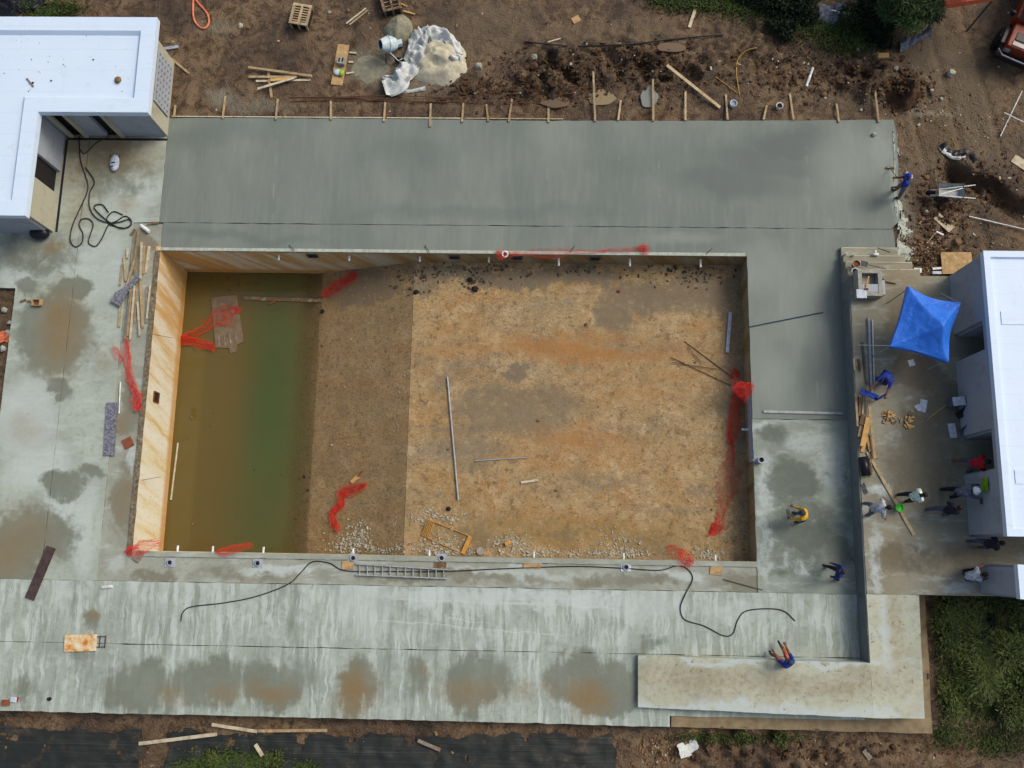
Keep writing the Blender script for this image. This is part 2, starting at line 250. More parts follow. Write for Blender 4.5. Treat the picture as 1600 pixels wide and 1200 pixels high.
# --- painted roof sheets
m = Mt('white_roof', .55, .35); wp = m.warp(1.2, .4); n1 = m.noise(.7, 5, .6); n2 = m.noise(12, 4, .6)
c = m.mix(n1, s2l(196, 216, 236), s2l(207, 224, 241)); c = m.mix(m.mr(m.noise(3, 3, .6, st=(.12, 3, 1)), .55, .8, 0, .3), c, s2l(182, 198, 212))
c = m.mix(m.mr(m.noise(1.1, 6, .75, vec=wp), .62, .74, 0, .45), c, s2l(190, 180, 156)); c = m.mix(m.mr(n2, .68, .76, 0, .6), c, s2l(120, 116, 108))
y_ = m.sep(m.pos()); c = m.mix(m.mr(m.ma('ABSOLUTE', m.ma('SUBTRACT', m.ma('FRACT', m.ma('MULTIPLY', y_[1], 1.05)), .5)), .03, .012, 0, .13), c, s2l(160, 176, 192)); c = m.mix(m.mr(m.noise(2.4, 7, .75), .55, .75, 0, .4), c, s2l(172, 180, 182))
m.col(c); m.bump(m.noise(3, 4, .6), .12, .03); MATS['white_roof'] = m.m
def plaster(name, a, b, stain):
    m = Mt(name, .85, .2); n1 = m.noise(.9, 5, .6); z = m.sep(m.pos())[2]
    c = m.mix(n1, s2l(*a), s2l(*b)); c = m.mix(m.ma('MULTIPLY', m.mr(m.noise(2.2, 6, .7), .5, .7), .55), c, s2l(*stain)); m.col(c); m.bump(m.noise(20, 3), .2, .01); MATS[name] = m.m
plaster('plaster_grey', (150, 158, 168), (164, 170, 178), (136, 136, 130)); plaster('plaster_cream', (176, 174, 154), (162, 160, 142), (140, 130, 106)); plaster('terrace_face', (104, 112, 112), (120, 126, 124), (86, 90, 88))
# --- timber
def wood(name, stops, rough=.8):
    m = Mt(name, rough, .2); r = m.rand(); n = m.noise(3.5, 5, .65, vec=m.obj()); n2 = m.noise(26, 3, .6, vec=m.obj(), st=(.25, .25, 1))
    c = m.ramp(r, stops); c = m.mix(m.mr(n, .4, .68, 0, .5), c, s2l(112, 92, 64)); c = m.mix(m.mr(n2, .5, .7, 0, .3), c, s2l(226, 206, 166)); m.col(c); MATS[name] = m.m
wood('timber', [(0, s2l(138, 120, 92)), (.35, s2l(170, 150, 116)), (.7, s2l(156, 140, 112)), (1, s2l(186, 170, 136))])
wood('timber_pale', [(0, s2l(180, 174, 152)), (1, s2l(200, 190, 162))]); wood('timber_new', [(0, s2l(190, 146, 84)), (1, s2l(204, 164, 102))]); wood('timber_dark', [(0, s2l(86, 70, 54)), (1, s2l(112, 90, 68))])
wood('plywood', [(0, s2l(160, 130, 88)), (1, s2l(182, 152, 108))]); wood('timber_grey', [(0, s2l(116, 110, 100)), (1, s2l(140, 132, 118))])
m = Mt('rusty_sheet', .8, .3); n = m.noise(3, 6, .65); m.col(m.ramp(n, [(.38, s2l(206, 204, 184)), (.5, s2l(204, 180, 132)), (.6, s2l(188, 120, 52)), (.75, s2l(150, 80, 34))])); MATS['rusty_sheet'] = m.m
m = Mt('speckled_steel', .6, .4, .2); m.col(m.mix(m.mr(m.noise(12, 4, .7), .4, .6), s2l(88, 90, 104), s2l(134, 136, 144))); MATS['speckled_steel'] = m.m
for a in [('pvc_white', (214, 218, 214), .5), ('pvc_grey', (150, 160, 176), .5), ('black_rubber', (32, 36, 36), .6), ('black_plastic', (24, 25, 32), .35), ('rebar', (92, 62, 44), .8), ('galvanised', (150, 156, 158), .45), ('steel_dark', (70, 74, 78), .5),
          ('orange_net', (222, 48, 40), .5), ('orange_hose', (206, 116, 84), .5), ('yellow_paint', (186, 138, 60), .7), ('yellow_hose', (176, 138, 62), .6), ('blue_cord', (34, 62, 92), .6), ('tarp_white', (178, 186, 186), .55), ('sand', (182, 177, 154), .95), ('cement_mound', (132, 130, 112), .95),
          ('mixer_paint', (186, 204, 208), .45), ('stone_grey', (150, 150, 140), .9), ('stone_brown', (120, 96, 68), .9), ('rubble', (168, 166, 150), .9), ('lime_green', (132, 176, 36), .6), ('green_bucket', (64, 214, 44), .4), ('rust', (112, 62, 36), .85),
          ('truck_orange', (128, 54, 34), .45), ('truck_black', (30, 30, 36), .4), ('chrome', (150, 150, 156), .3), ('awning_orange', (214, 104, 70), .6), ('bark', (86, 72, 56), .95), ('paper_white', (186, 196, 208), .7), ('brick_red', (128, 74, 52), .9), ('hollow_dark', (34, 32, 32), .95), ('silt', (70, 62, 52), .95), ('board_wet', (112, 96, 76), .7, .3, 0., .3, 4.), ('plank_dark', (72, 60, 58), .8, .2, 0., .35, 8.), ('path_tan', (132, 118, 92), .9, .2, 0., .25, 3.), ('dirt_red', (76, 57, 41), .95, .2, 0., .5, 5.),
          ('skin', (120, 82, 60), .6), ('hair', (34, 26, 22), .7), ('cloth_navy', (34, 46, 112), .85), ('cloth_royal', (34, 60, 150), .85), ('cloth_yellow', (206, 160, 44), .85), ('cloth_grey', (176, 182, 190), .85), ('cloth_white', (206, 226, 214), .8), ('cloth_black', (32, 34, 46), .85), ('cloth_jeans', (76, 86, 108), .85),
          ('cloth_red', (176, 28, 40), .85), ('cloth_orange', (186, 102, 70), .85), ('cloth_slate', (98, 104, 118), .85), ('shoe', (42, 36, 34), .7), ('cap_blue', (52, 58, 84), .8), ('helmet_white', (214, 224, 238), .35), ('eye', (20, 16, 14), .3), ('lip', (116, 62, 52), .6), ('logo_white', (226, 230, 232), .7), ('cement_splash', (164, 172, 160), .8)]:
    simple(*a, var=.5, sc_=11.) if a[0].startswith('cloth') else simple(*a)
m = Mt('tarp_white', .55, .3); n = m.noise(3, 6, .7); c = m.mix(m.mr(n, .5, .66, 0, .7), m.mix(m.noise(9, 4), s2l(178, 186, 186), s2l(200, 206, 206)), s2l(164, 154, 126)); m.col(c); MATS['tarp_white'] = m.m
simple('glass_dark', (28, 34, 38), .12, .6); simple('truck_tyre', (26, 26, 28), .9)
m = Mt('tent_blue', .42, .4); m.col(m.mix(m.noise(2.5, 4), s2l(34, 100, 206), s2l(50, 122, 224))); m.bump(m.noise(3.5, 6, .7, vec=m.pos(), dist=1.2), .5, .08); MATS['tent_blue'] = m.m
m = Mt('geotextile', .6, .3); n = m.noise(2, 5, .65); ln = m.noise(3, 3, .6, st=(.08, 6, 1)); c = m.mix(n, s2l(28, 32, 31), s2l(42, 46, 44)); c = m.mix(m.mr(ln, .5, .7, 0, .5), c, s2l(64, 67, 63)); c = m.mix(m.mr(m.noise(1.6, 7, .72), .54, .68, 0, .65), c, s2l(84, 72, 56)); m.col(c); m.bump(m.ma('ADD', ln, n), .5, .04); MATS['geotextile'] = m.m
def leafmat(name, a, b, c3):
    m = Mt(name, .6, .25); n = m.noise(.9, 4, .6); n2 = m.noise(7, 3, .6); c = m.mix(m.mr(n, .35, .65), s2l(*a), s2l(*b)); c = m.mix(m.mr(n2, .5, .7, 0, .7), c, s2l(*c3)); m.col(c); MATS[name] = m.m
leafmat('leaf_tree', (44, 66, 36), (66, 90, 46), (94, 114, 60)); leafmat('leaf_weed', (52, 64, 32), (84, 98, 48), (120, 126, 68)); leafmat('grass', (50, 66, 32), (74, 92, 42), (104, 112, 60)); leafmat('leaf_dark', (26, 36, 24), (38, 50, 30), (52, 62, 38))

# ------------------------------------------------------------------ geometry helper
class Geo:
    def __init__(s): s.v = []; s.f = []
    def add(s, v, f):
        o = len(s.v); s.v += [tuple(x) for x in v]; s.f += [tuple(i + o for i in q) for q in f]; return s
    def box(s, c, d, rz=0., m=None):
        m = m or Matrix.Rotation(rz, 3, 'Z'); c = Vector(c); v = [c + m @ Vector((x * d[0] / 2, y * d[1] / 2, z * d[2] / 2)) for z in (-1, 1) for y in (-1, 1) for x in (-1, 1)]
        return s.add(v, [(0, 2, 3, 1), (4, 5, 7, 6), (0, 1, 5, 4), (2, 6, 7, 3), (0, 4, 6, 2), (1, 3, 7, 5)])
    def beam(s, p, q, w, h):                     # rectangular bar from p to q
        p = Vector(p); q = Vector(q); d = q - p; L = d.length; x = d / L; up = Vector((0, 0, 1))
        if abs(x.z) > .95: up = Vector((0, 1, 0))
        y = up.cross(x).normalized(); z = x.cross(y); return s.box((p + q) / 2, (L, w, h), m=Matrix((x, y, z)).transposed())
    def tube(s, pts, r, seg=7, cap=True, r2=None):
        pts = [Vector(p) for p in pts]; n = len(pts); vs_ = []
        for i, p in enumerate(pts):
            t = (pts[min(i + 1, n - 1)] - pts[max(i - 1, 0)]).normalized(); up = Vector((0, 0, 1)) if abs(t.z) < .9 else Vector((0, 1, 0))
            a = up.cross(t).normalized(); b = t.cross(a); rr = r if r2 is None else r + (r2 - r) * i / (n - 1)
            if callable(r): rr = r(i / (n - 1))
            vs_ += [p + (a * math.cos(k * 2 * math.pi / seg) + b * math.sin(k * 2 * math.pi / seg)) * rr for k in range(seg)]
        f = [(i * seg + k, i * seg + (k + 1) % seg, (i + 1) * seg + (k + 1) % seg, (i + 1) * seg + k) for i in range(n - 1) for k in range(seg)]
        if cap: f += [tuple(range(seg))[::-1], tuple(range((n - 1) * seg, n * seg))]
        return s.add(vs_, f)
    def lathe(s, prof, c, axis=(0, 0, 1), seg=14, cap=True):   # prof: (radius, height along axis)
        c = Vector(c); z = Vector(axis).normalized(); a = (Vector((1, 0, 0)) if abs(z.x) < .9 else Vector((0, 1, 0))).cross(z).normalized(); b = z.cross(a); v = []
        for r, h in prof: v += [c + z * h + (a * math.cos(k * 2 * math.pi / seg) + b * math.sin(k * 2 * math.pi / seg)) * r for k in range(seg)]
        f = [(i * seg + k, i * seg + (k + 1) % seg, (i + 1) * seg + (k + 1) % seg, (i + 1) * seg + k) for i in range(len(prof) - 1) for k in range(seg)]
        if cap: f += [tuple(range(seg))[::-1], tuple(range((len(prof) - 1) * seg, len(prof) * seg))]
        return s.add(v, f)
    def ell(s, c, r, seg=10, rings=7, m=None):
        c = Vector(c); m = m or Matrix.Identity(3); v = [c + m @ Vector((0, 0, -r[2]))]
        for i in range(1, rings):
            a = math.pi * i / rings
            v += [c + m @ Vector((r[0] * math.sin(a) * math.cos(k * 2 * math.pi / seg), r[1] * math.sin(a) * math.sin(k * 2 * math.pi / seg), -r[2] * math.cos(a))) for k in range(seg)]
        v.append(c + m @ Vector((0, 0, r[2]))); f = [(0, 1 + (k + 1) % seg, 1 + k) for k in range(seg)]
        f += [(1 + i * seg + k, 1 + i * seg + (k + 1) % seg, 1 + (i + 1) * seg + (k + 1) % seg, 1 + (i + 1) * seg + k) for i in range(rings - 2) for k in range(seg)]
        e = len(v) - 1; o = 1 + (rings - 2) * seg; f += [(e, o + k, o + (k + 1) % seg) for k in range(seg)]; return s.add(v, f)
    def prism(s, poly, z0, z1, jit=0., step=.35):
        P = [Vector((p[0], p[1])) for p in poly]
        if sum(P[i].x * P[(i + 1) % len(P)].y - P[(i + 1) % len(P)].x * P[i].y for i in range(len(P))) < 0: P = P[::-1]
        if jit:
            Q = []
            for i, p in enumerate(P):
                q = P[(i + 1) % len(P)]; k = max(1, int((q - p).length / step)); nn = (q - p).normalized(); nn = Vector((nn.y, -nn.x))
                Q += [p.lerp(q, j / k) + (nn * random.gauss(0, jit) if j else Vector((0, 0))) for j in range(k)]
            P = Q
        n = len(P); v = [(p.x, p.y, z0) for p in P] + [(p.x, p.y, z1) for p in P]
        return s.add(v, [tuple(range(n))[::-1], tuple(range(n, 2 * n))] + [(i, (i + 1) % n, n + (i + 1) % n, n + i) for i in range(n)])
    def grid(s, nx, ny, fn):
        v = [fn(i / nx, j / ny) for j in range(ny + 1) for i in range(nx + 1)]
        return s.add(v, [(j * (nx + 1) + i, j * (nx + 1) + i + 1, (j + 1) * (nx + 1) + i + 1, (j + 1) * (nx + 1) + i) for j in range(ny) for i in range(nx)])
    def rock(s, c, r, seed=0, flat=.7):
        rr = random.Random(seed); o = len(s.v); s.ell(c, (r, r * rr.uniform(.7, 1.1), r * flat), 7, 5)
        for i in range(o, len(s.v)):
            d = Vector(s.v[i]) - Vector(c); s.v[i] = tuple(Vector(c) + d * rr.uniform(.75, 1.2))
        return s
def mesh(name, g, mat, smooth=False, off=Vector()):
    me = bpy.data.meshes.new(name); me.from_pydata([tuple(Vector(v) - off) for v in g.v], [], g.f); me.validate()
    for q in (mat if isinstance(mat, list) else [mat]): me.materials.append(MATS[q])
    if smooth: me.polygons.foreach_set('use_smooth', [True] * len(me.polygons))
    me.update(); return me
def meta(o, label=None, cat=None, group=None, kind=None):
    for k, v in (('label', label), ('category', cat), ('group', group), ('kind', kind)):
        if v: o[k] = v
    return o
def ob(name, g, mat, parent=None, label=None, cat=None, group=None, kind=None, smooth=False):
    if parent is None:
        a = np.array(g.v); base = Vector(((a[:, 0].min() + a[:, 0].max()) / 2, (a[:, 1].min() + a[:, 1].max()) / 2, a[:, 2].min()))
    else:
        base = WB.get(parent.name, parent.location).copy()
    o = bpy.data.objects.new(name, mesh(name, g, mat, smooth, base)); col.objects.link(o)
    if parent is None: o.location = base
    else: o.parent = parent; WB[o.name] = base
    return meta(o, label, cat, group, kind)
WB = {}
def thing(name, loc, label, cat, group=None):
    o = bpy.data.objects.new(name, None); col.objects.link(o); o.location = loc; o.empty_display_size = .2; return meta(o, label, cat, group)
def struct(name, g, mat, smooth=False, label=None): return ob(name, g, mat, kind='structure', smooth=smooth, label=label)
def Zm(ox, oy, k): return lambda a, b: (ox + a / k, oy + b / k)
def smoothpath(pts, n=6):
    P = [Vector(p) for p in pts]; P = [P[0] * 2 - P[1]] + P + [P[-1] * 2 - P[-2]]; out = []
    for i in range(1, len(P) - 2):
        for k in range(n):
            t = k / n; a, b, c, d = P[i - 1:i + 3]
            out.append(.5 * (2 * b + (c - a) * t + (2 * a - 5 * b + 4 * c - d) * t * t + (3 * b - a - 3 * c + d) * t ** 3))
    return out + [P[-2]]
ORD = ['first', 'second', 'third', 'fourth', 'fifth', 'sixth', 'seventh', 'eighth', 'ninth', 'tenth', 'eleventh', 'twelfth', 'thirteenth', 'fourteenth', 'fifteenth', 'sixteenth', 'seventeenth', 'eighteenth', 'nineteenth', 'twentieth', 'twenty-first', 'twenty-second', 'twenty-third', 'twenty-fourth', 'twenty-fifth']

# ------------------------------------------------------------------ ground
TR0, TR1 = U(1478, 262), U(1640, 345)
HEAPS = [(860, 112, 1.6, .28), (890, 105, 1.2, .22), (985, 95, 1.7, .3), (1040, 100, 1.1, .2), (1320, 120, 1.6, .2), (1365, 118, 1.2, .26), (1422, 138, .8, .4), (1190, 60, 2, .18), (840, 130, 1., .18), (1100, 108, 1.5, .22), (740, 135, .9, .15), (1530, 290, 1.3, .25), (1470, 330, .8, .12), (1100, 1170, 2, .12), (1300, 1180, 2.5, .18), (1180, 1185, 1.8, .15)]
HW = [(U(a, b).x, U(a, b).y, r, h * 1.15) for a, b, r, h in HEAPS]
def gheight(x, y):
    x = np.asarray(x, float); y = np.asarray(y, float)
    s = np.clip((-6.0 - y) / .5, 0, 1); z = -.11 - .36 * s
    z = z + .05 * fbm(x * .45, y * .45, 3) + .06 * fbm(x * 2.1, y * 2.1, 4) + .05 * np.abs(vnoise(x * 3.7, y * 3.7))
    for hx, hy, r, h in HW:
        q = np.exp(-((x - hx) ** 2 + (y - hy) ** 2) / (2 * (r * .6) ** 2)); z = z + h * q * (.8 + 2.2 * fbm(x * 2.6, y * 2.6, 4))
    rut = np.clip((x - 31.8) / .5, 0, 1) * np.clip((y - 12) / 1, 0, 1); z = z - .09 * rut * np.clip(1 - np.abs(((x + .18 * (y - 15) + .25 * vnoise(x * .2, y * .6)) % 1.7) - .85) / .2, 0, 1)
    d = Vector((TR1.x - TR0.x, TR1.y - TR0.y)); L = d.length; d /= L
    t = (x - TR0.x) * d.x + (y - TR0.y) * d.y; o = np.abs(-(x - TR0.x) * d.y + (y - TR0.y) * d.x)
    z = z - .75 * np.clip((.55 + .25 * vnoise(x * 2, y * 2) - o) / .3, 0, 1) * np.clip((t + .2) / .6, 0, 1)
    ins = (x > -9.5) & (x < 29.2) & (y > -6.0) & (y < 18.6) & ~((x < -6.1) & (y < 10.9))
    ins |= (x > 28) & (x < 40) & (y > -1.0) & (y < 11.3); ins |= (x > 20) & (x < 31.3) & (y > -6.2) & (y < 0)
    pit = (x < -6.1) & (y < 10.9) & (y > -7); z = np.where(pit, np.minimum(z - .1, -.15), z)
    edge = (y > 18.5) & (y < 19.0) & (x > -1) & (x < 31.6); z = np.where(edge, np.minimum(z, -.06), z)
    return np.where(ins, -.22, z)
def axis(a, b, st):
    core = list(np.arange(a, b + 1e-6, st)); lo = [a - s for s in (300, 120, 50, 20, 8, 3, 1)]; hi = [b + s for s in (1, 3, 8, 20, 50, 120, 300)]; return np.array(lo + core + hi)
GS = .115; gx = axis(-10, 40, GS); gy = axis(-9.5, 26.5, GS); X, Y = np.meshgrid(gx, gy); Zg = gheight(X, Y); nxg = len(gx); ZL = Zg.tolist()
def gz(x, y):                                  # height of the ground mesh, read off its own grid
    if not (-9.9 < x < 39.8 and -9.4 < y < 26.3): return float(gheight(np.array([x]), np.array([y]))[0])
    u = (x + 10) / GS; v = (y + 9.5) / GS; i = int(u); j = int(v); u -= i; v -= j; i += 7; j += 7; a = ZL[j]; b = ZL[j + 1]
    return (a[i] * (1 - u) + a[i + 1] * u) * (1 - v) + (b[i] * (1 - u) + b[i + 1] * u) * v
def G(px, py, dz=0.):
    p = U(px, py, -.1)
    for _ in range(3): p = U(px, py, gz(p.x, p.y) + dz)
    return p
keep = []
for j in range(len(gy) - 1):
    cyy = (gy[j] + gy[j + 1]) / 2
    for i in range(nxg - 1):
        cxx = (gx[i] + gx[i + 1]) / 2
        if -.15 < cxx < 25.15 and -.15 < cyy < 12.85: continue
        if 0 < cxx < 28 and -5.5 < cyy < 18: continue
        keep.append((j * nxg + i, j * nxg + i + 1, (j + 1) * nxg + i + 1, (j + 1) * nxg + i))
me = bpy.data.meshes.new('ground'); me.from_pydata(np.stack([X, Y, Zg], -1).reshape(-1, 3).tolist(), [], keep); me.materials.append(MATS['mud'])
me.polygons.foreach_set('use_smooth', [True] * len(me.polygons)); ground = bpy.data.objects.new('ground', me); col.objects.link(ground); meta(ground, kind='structure')

# ------------------------------------------------------------------ decks and basin
PW = 12.67; NY = 18.8; JN = 13.92
def deck(name, poly, mat, top=0., th=.13, jit=.008): return struct(name, Geo().prism(poly, top - th, top, jit), mat)
NEc = [U(1396, 187), U(1400, 205), U(1404, 260), U(1402, 300), U(1406, 345), U(1409, 386)]
deck('pool_deck_north', [(-.18, JN + .012), (-.18, NY - .02), (8, NY + .02), (16, NY - .03), (24, NY + .02)] + [(p.x, p.y) for p in NEc if p.y > JN] + [(31.1, JN + .012)], 'fresh', 0)
deck('pool_deck_east', [(.0, JN - .012), (0, PW + .0), (25.0, PW), (25.0, 5.72), (28.9, 5.72), (28.9, 12.6), (31.3, 12.6), (31.2, JN - .012)], 'fresh', -.004)
deck('pool_deck_patch', [(25.0, 5.71), (25.0, -1.2), (28.9, -1.2), (28.9, 5.71)], 'patched_concrete', -.014)
xs = -3.62
deck('pool_deck_west', [(-12, 17.95), (-12, 10.92), (-6.1, 10.92), (-6.1, -1.19), (xs - .01, -1.19), (xs - .01, 17.95)], 'old_concrete_west')
deck('pool_deck_west', [(xs + .01, 17.95), (xs + .01, -1.19), (-1.36, -1.19), (-1.36, 9.4), (-1.3, 13.9), (-.19, 13.95), (-.19, 17.95)], 'old_concrete_west', .001)
deck('pool_apron_west', [(-1.355, -1.19), (-.24, -1.19), (-.24, 12.9), (-.02, 12.9), (-.02, 13.9), (-1.295, 13.9), (-1.35, 9.4)], 'apron_concrete', -.05)
deck('pool_apron_south', [(-.235, -1.19), (24.99, -1.19), (24.99, -.22), (-.235, -.22)], 'apron_concrete', -.045)
deck('pool_deck_south', [(-8, -1.2), (-8, -3.61), (28.9, -3.61), (28.9, -1.21)], 'old_concrete_south', .002, .13, .006)
L0 = U(997, 1022, PZ); L1 = U(997, 1105, PZ); Lse = U(1445, 1123, PZ); Lin = U(1357, 1036, PZ)
deck('pool_deck_south', [(-8, -3.63), (-8, -6.22), (8, -6.24), (16, -6.27), (21.45, -6.3), (21.45, -5.9), (28.9, -5.9), (28.9, -3.63)], 'old_concrete_south', .0, .16, .01)
struct('deck_bedding', Geo().box((14.5, -2.5, -.1), (30, 2.45, .1)).box((11, -3.62, -.06), (35, .3, .05)).box((14, 14.0, -.15), (30, .9, .02)).box((-3.62, 8, -.1), (.3, 18, .05)), 'hollow_dark')
# basin walls (their outer faces stop short of the aprons)
def wallbox(name, x0, x1, y0, y1, z0, z1, mat): return struct(name, Geo().box(((x0 + x1) / 2, (y0 + y1) / 2, (z0 + z1) / 2), (x1 - x0, y1 - y0, z1 - z0)), mat)
wallbox('pool_wall_west', -.23, 0, -.23, PW + .2, -4.6, -.012, 'basin_wall'); wallbox('pool_wall_north', .001, 25, PW, PW + .2, -4.6, -.14, 'basin_wall')
wallbox('pool_wall_east', 25, 25.2, -.2, PW + .2, -4.6, -.15, 'basin_wall'); wallbox('pool_wall_south', .001, 24.999, -.21, 0, -4.6, -.012, 'basin_wall')
g = Geo(); g.grid(60, 2, lambda u, v: (-.235 + .225 * v + .02 * vnoise(u * 60, v * 9), -.21 + (PW + .2) * u, .012 + .03 * vnoise(u * 110, v * 7 + 3))); struct('pool_coping_west', g, 'aggregate', True)
g = Geo(); g.grid(120, 2, lambda u, v: (-.01 + 25 * u, -.215 + .205 * v + .014 * vnoise(u * 120, v * 9), .006 + .018 * vnoise(u * 180, v * 7 + 9))); struct('pool_coping_south', g, 'apron_concrete', True)
# plinth strip of lumpy mortar at the foot of the fresh deck over the north wall
g = Geo(); g.grid(150, 2, lambda u, v: (.02 + 24.9 * u, PW - .012 + .14 * v, .004 + (.02 + .03 * abs(vnoise(u * 140, 5))) * max(0, .8 - abs(v - .3)) * (1 if u < .6 else .25))); ob('mortar_lip', g, 'cement_splash', None, kind='structure', smooth=True)
xb = (U(645, 414, -1.24).x + U(632, 860, -1.24).x) / 2; xw = (U(503, 450, -3.03).x + U(481, 850, -3.03).x) / 2
prof = [(0, -4.3), (xw - 2.4, -4.3), (xw, -3.02), (xb, -1.26), (xb + .02, -1.235), (25, -1.235)]
fx = np.array([p[0] for p in prof]); fz = np.array([p[1] for p in prof])
def floorz(x, y): return float(np.interp(x, fx, fz) + .03 * fbm(np.array([x * 1.7]), np.array([y * 1.7]), 3)[0])
xsv = sorted(set(list(np.linspace(0, 25, 126)) + [xb, xb + .02])); ysv = np.linspace(0, PW, 64)
fxx, fyy = np.meshgrid(xsv, ysv); zz = np.interp(fxx, fx, fz) + .03 * fbm(fxx * 1.7, fyy * 1.7, 3); nx_ = len(xsv)
g = Geo(); g.v = np.stack([fxx, fyy, zz], -1).reshape(-1, 3).tolist(); g.f = [(j * nx_ + i, j * nx_ + i + 1, (j + 1) * nx_ + i + 1, (j + 1) * nx_ + i) for j in range(63) for i in range(nx_ - 1)]
struct('pool_floor', g, 'basin_floor')
struct('pool_water', Geo().grid(2, 2, lambda u, v: (.002 + (xw + .6) * u, .002 + (PW - .004) * v, -3.03)), 'water')
def wlit(rr): x, y = rr.choice([(rr.uniform(.1, xw - .1), rr.uniform(.1, PW - .1)), (rr.gauss(xw - .3, .25), rr.uniform(.1, PW - .1)), (rr.uniform(.1, xw - .2), PW - abs(rr.gauss(.1, .4)))]); return (x, y, -3.03) if .05 < x < xw - .05 and y < PW - .05 else None
def B(px, py, dz=0.):                          # a point on the basin floor
    z = -1.24
    for _ in range(8): p = U(px, py, z); z = floorz(p.x, p.y)
    return U(px, py, z + dz)

# ------------------------------------------------------------------ terrace, steps, ledge
yN = U(1400, 431, PZ).y; yS = U(1430, 929, PZ).y; xE = U(1436, 932, PZ).x; xE2 = Lse.x
struct('terrace', Geo().prism([(28.9, yN), (28.9, yS), (41, yS - .02), (41, yN)], -.25, PZ, .005, .6), 'terrace_concrete')
xin = 28.88
struct('terrace_face', Geo().prism([(xin - .03, yN - .1), (xin - .03, Lin.y), (xin + .015, Lin.y), (xin + .015, yN - .1)], -.02, PZ - .03, .004, .3), 'terrace_face')
LW = .22; A0, A1 = U(997, 1022, LW), U(997, 1105, LW)
def ledge_z(x): return PZ - .004 - (PZ - LW) * max(0., min(1., (xin - x) / (xin - A0.x)))
struct('terrace_ledge', Geo().prism([(xin, yS - .015), (xin, Lse.y - .02), (Lse.x, Lse.y), (xE, yS - .015)], -.2, PZ - .004, .004, .4), 'ledge_concrete')
g = Geo(); pts_ = [(xin - .002, Lin.y), (A0.x, Lin.y + .03), (A1.x, A1.y), (xin - .002, Lse.y - .02)]; nq = 24
top = []
for k in range(nq + 1):
    t_ = k / nq; a_ = Vector(pts_[1]).lerp(Vector(pts_[0]), t_); b_ = Vector(pts_[2]).lerp(Vector(pts_[3]), t_); ja, jb = (random.gauss(0, .006), random.gauss(0, .006)); top += [(a_.x, a_.y + ja), (b_.x, b_.y + jb)]
v_ = [(x, y, ledge_z(x)) for x, y in top] + [(x, y, -.2) for x, y in top]; o2 = len(top); f_ = []
for k in range(nq): a = 2 * k; f_ += [(a, a + 1, a + 3, a + 2), (o2 + a, a, a + 2, o2 + a + 2), (a + 1, o2 + a + 1, o2 + a + 3, a + 3)]
f_ += [(0, o2, o2 + 1, 1)]; g.add(v_, f_); struct('terrace_ledge_ramp', g, 'ledge_concrete')
q0, q1, q2 = U(1457, 1146, -.06), U(1049, 1136, -.06), U(1448, 932, -.06)
struct('footpath', Geo().prism([(q1.x, q1.y), (q0.x, q0.y), (U(1446, 935, -.06).x, yS - .02), (xE - .2, yS - .02), (Lse.x - 1, Lse.y + 1), (q1.x, L1.y + .3)], -.35, -.06, .01, .5), 'path_tan')
st = bpy.data.objects.new('terrace_steps', None); col.objects.link(st); st.location = (30, yN, 0); meta(st, kind='structure')
ye = [U(1350, 386, .2).y, U(1350, 398, .4).y, U(1350, 408, .6).y, U(1350, 419, .8).y, yN]
for i in range(4): ob('step', Geo().prism([(28.9, ye[i]), (31.25 + .2 * i, ye[i]), (31.25 + .2 * i, ye[4]), (28.9, ye[4])], (.2 * i - .01 if i else -.1), .19 + .2 * i, .006, .3), 'terrace_concrete', st)
for i in range(4): ob('step_nosing', Geo().beam((28.93, ye[i] - .04, .192 + .2 * i), (31.2 + .2 * i, ye[i] - .04, .192 + .2 * i), .035, .016), 'ledge_concrete', st)

# ------------------------------------------------------------------ buildings
def inset(P, d):                               # inward offset of a counter-clockwise rectilinear outline
    n = len(P); out = []
    for i in range(n):
        a, b, c = Vector(P[i - 1]), Vector(P[i]), Vector(P[(i + 1) % n]); e1 = (b - a).normalized(); e2 = (c - b).normalized()
        out.append(tuple(b + Vector((-e1.y, e1.x)) * d + Vector((-e2.y, e2.x)) * d))
    return out
def roof(parent, P, z, rim=.16, wid=.62, sl=.14, th=.16):
    n = len(P); A = inset(P, .0); B_ = inset(P, wid); C = inset(P, wid + sl); g = Geo()
    v = [(p[0], p[1], z - th) for p in A] + [(p[0], p[1], z + rim) for p in A] + [(p[0], p[1], z + rim) for p in B_] + [(p[0], p[1], z - .01) for p in C]
    f = [(k * n + i, k * n + (i + 1) % n, (k + 1) * n + (i + 1) % n, (k + 1) * n + i) for k in range(3) for i in range(n)]
    g.add(v, f); rm = ob('parapet', g, 'white_roof', parent)
    return ob('roof_slab', Geo().prism(inset(P, .03), z - th + .012, z), 'white_roof', parent), rm
RZ = 2.65
xe = U(241, 100, RZ).x; yn = U(150, 30, RZ).y; ysr = U(150, 178, RZ).y; xi = U(53, 255, RZ).x; yd = U(20, 339, RZ).y
lb = thing('white_building', (-4, 19, 0), 'L-shaped white flat-roofed building with raised parapet beside fresh deck', 'building')
roof(lb, [(-16, yd), (xi, yd), (xi, ysr), (xe, ysr), (xe, yn), (-16, yn)], RZ)
wx, wy, wxi, wyd = xe - .42, ysr + .42, xi - .45, yd + .35
def panel(parent, p, q, z0, z1, mat, t=.16, name='wall'): 
    p = Vector((p[0], p[1], (z0 + z1) / 2)); q = Vector((q[0], q[1], (z0 + z1) / 2)); return ob(name, Geo().beam(p, q, t, z1 - z0), mat, parent)
zt = RZ - .17
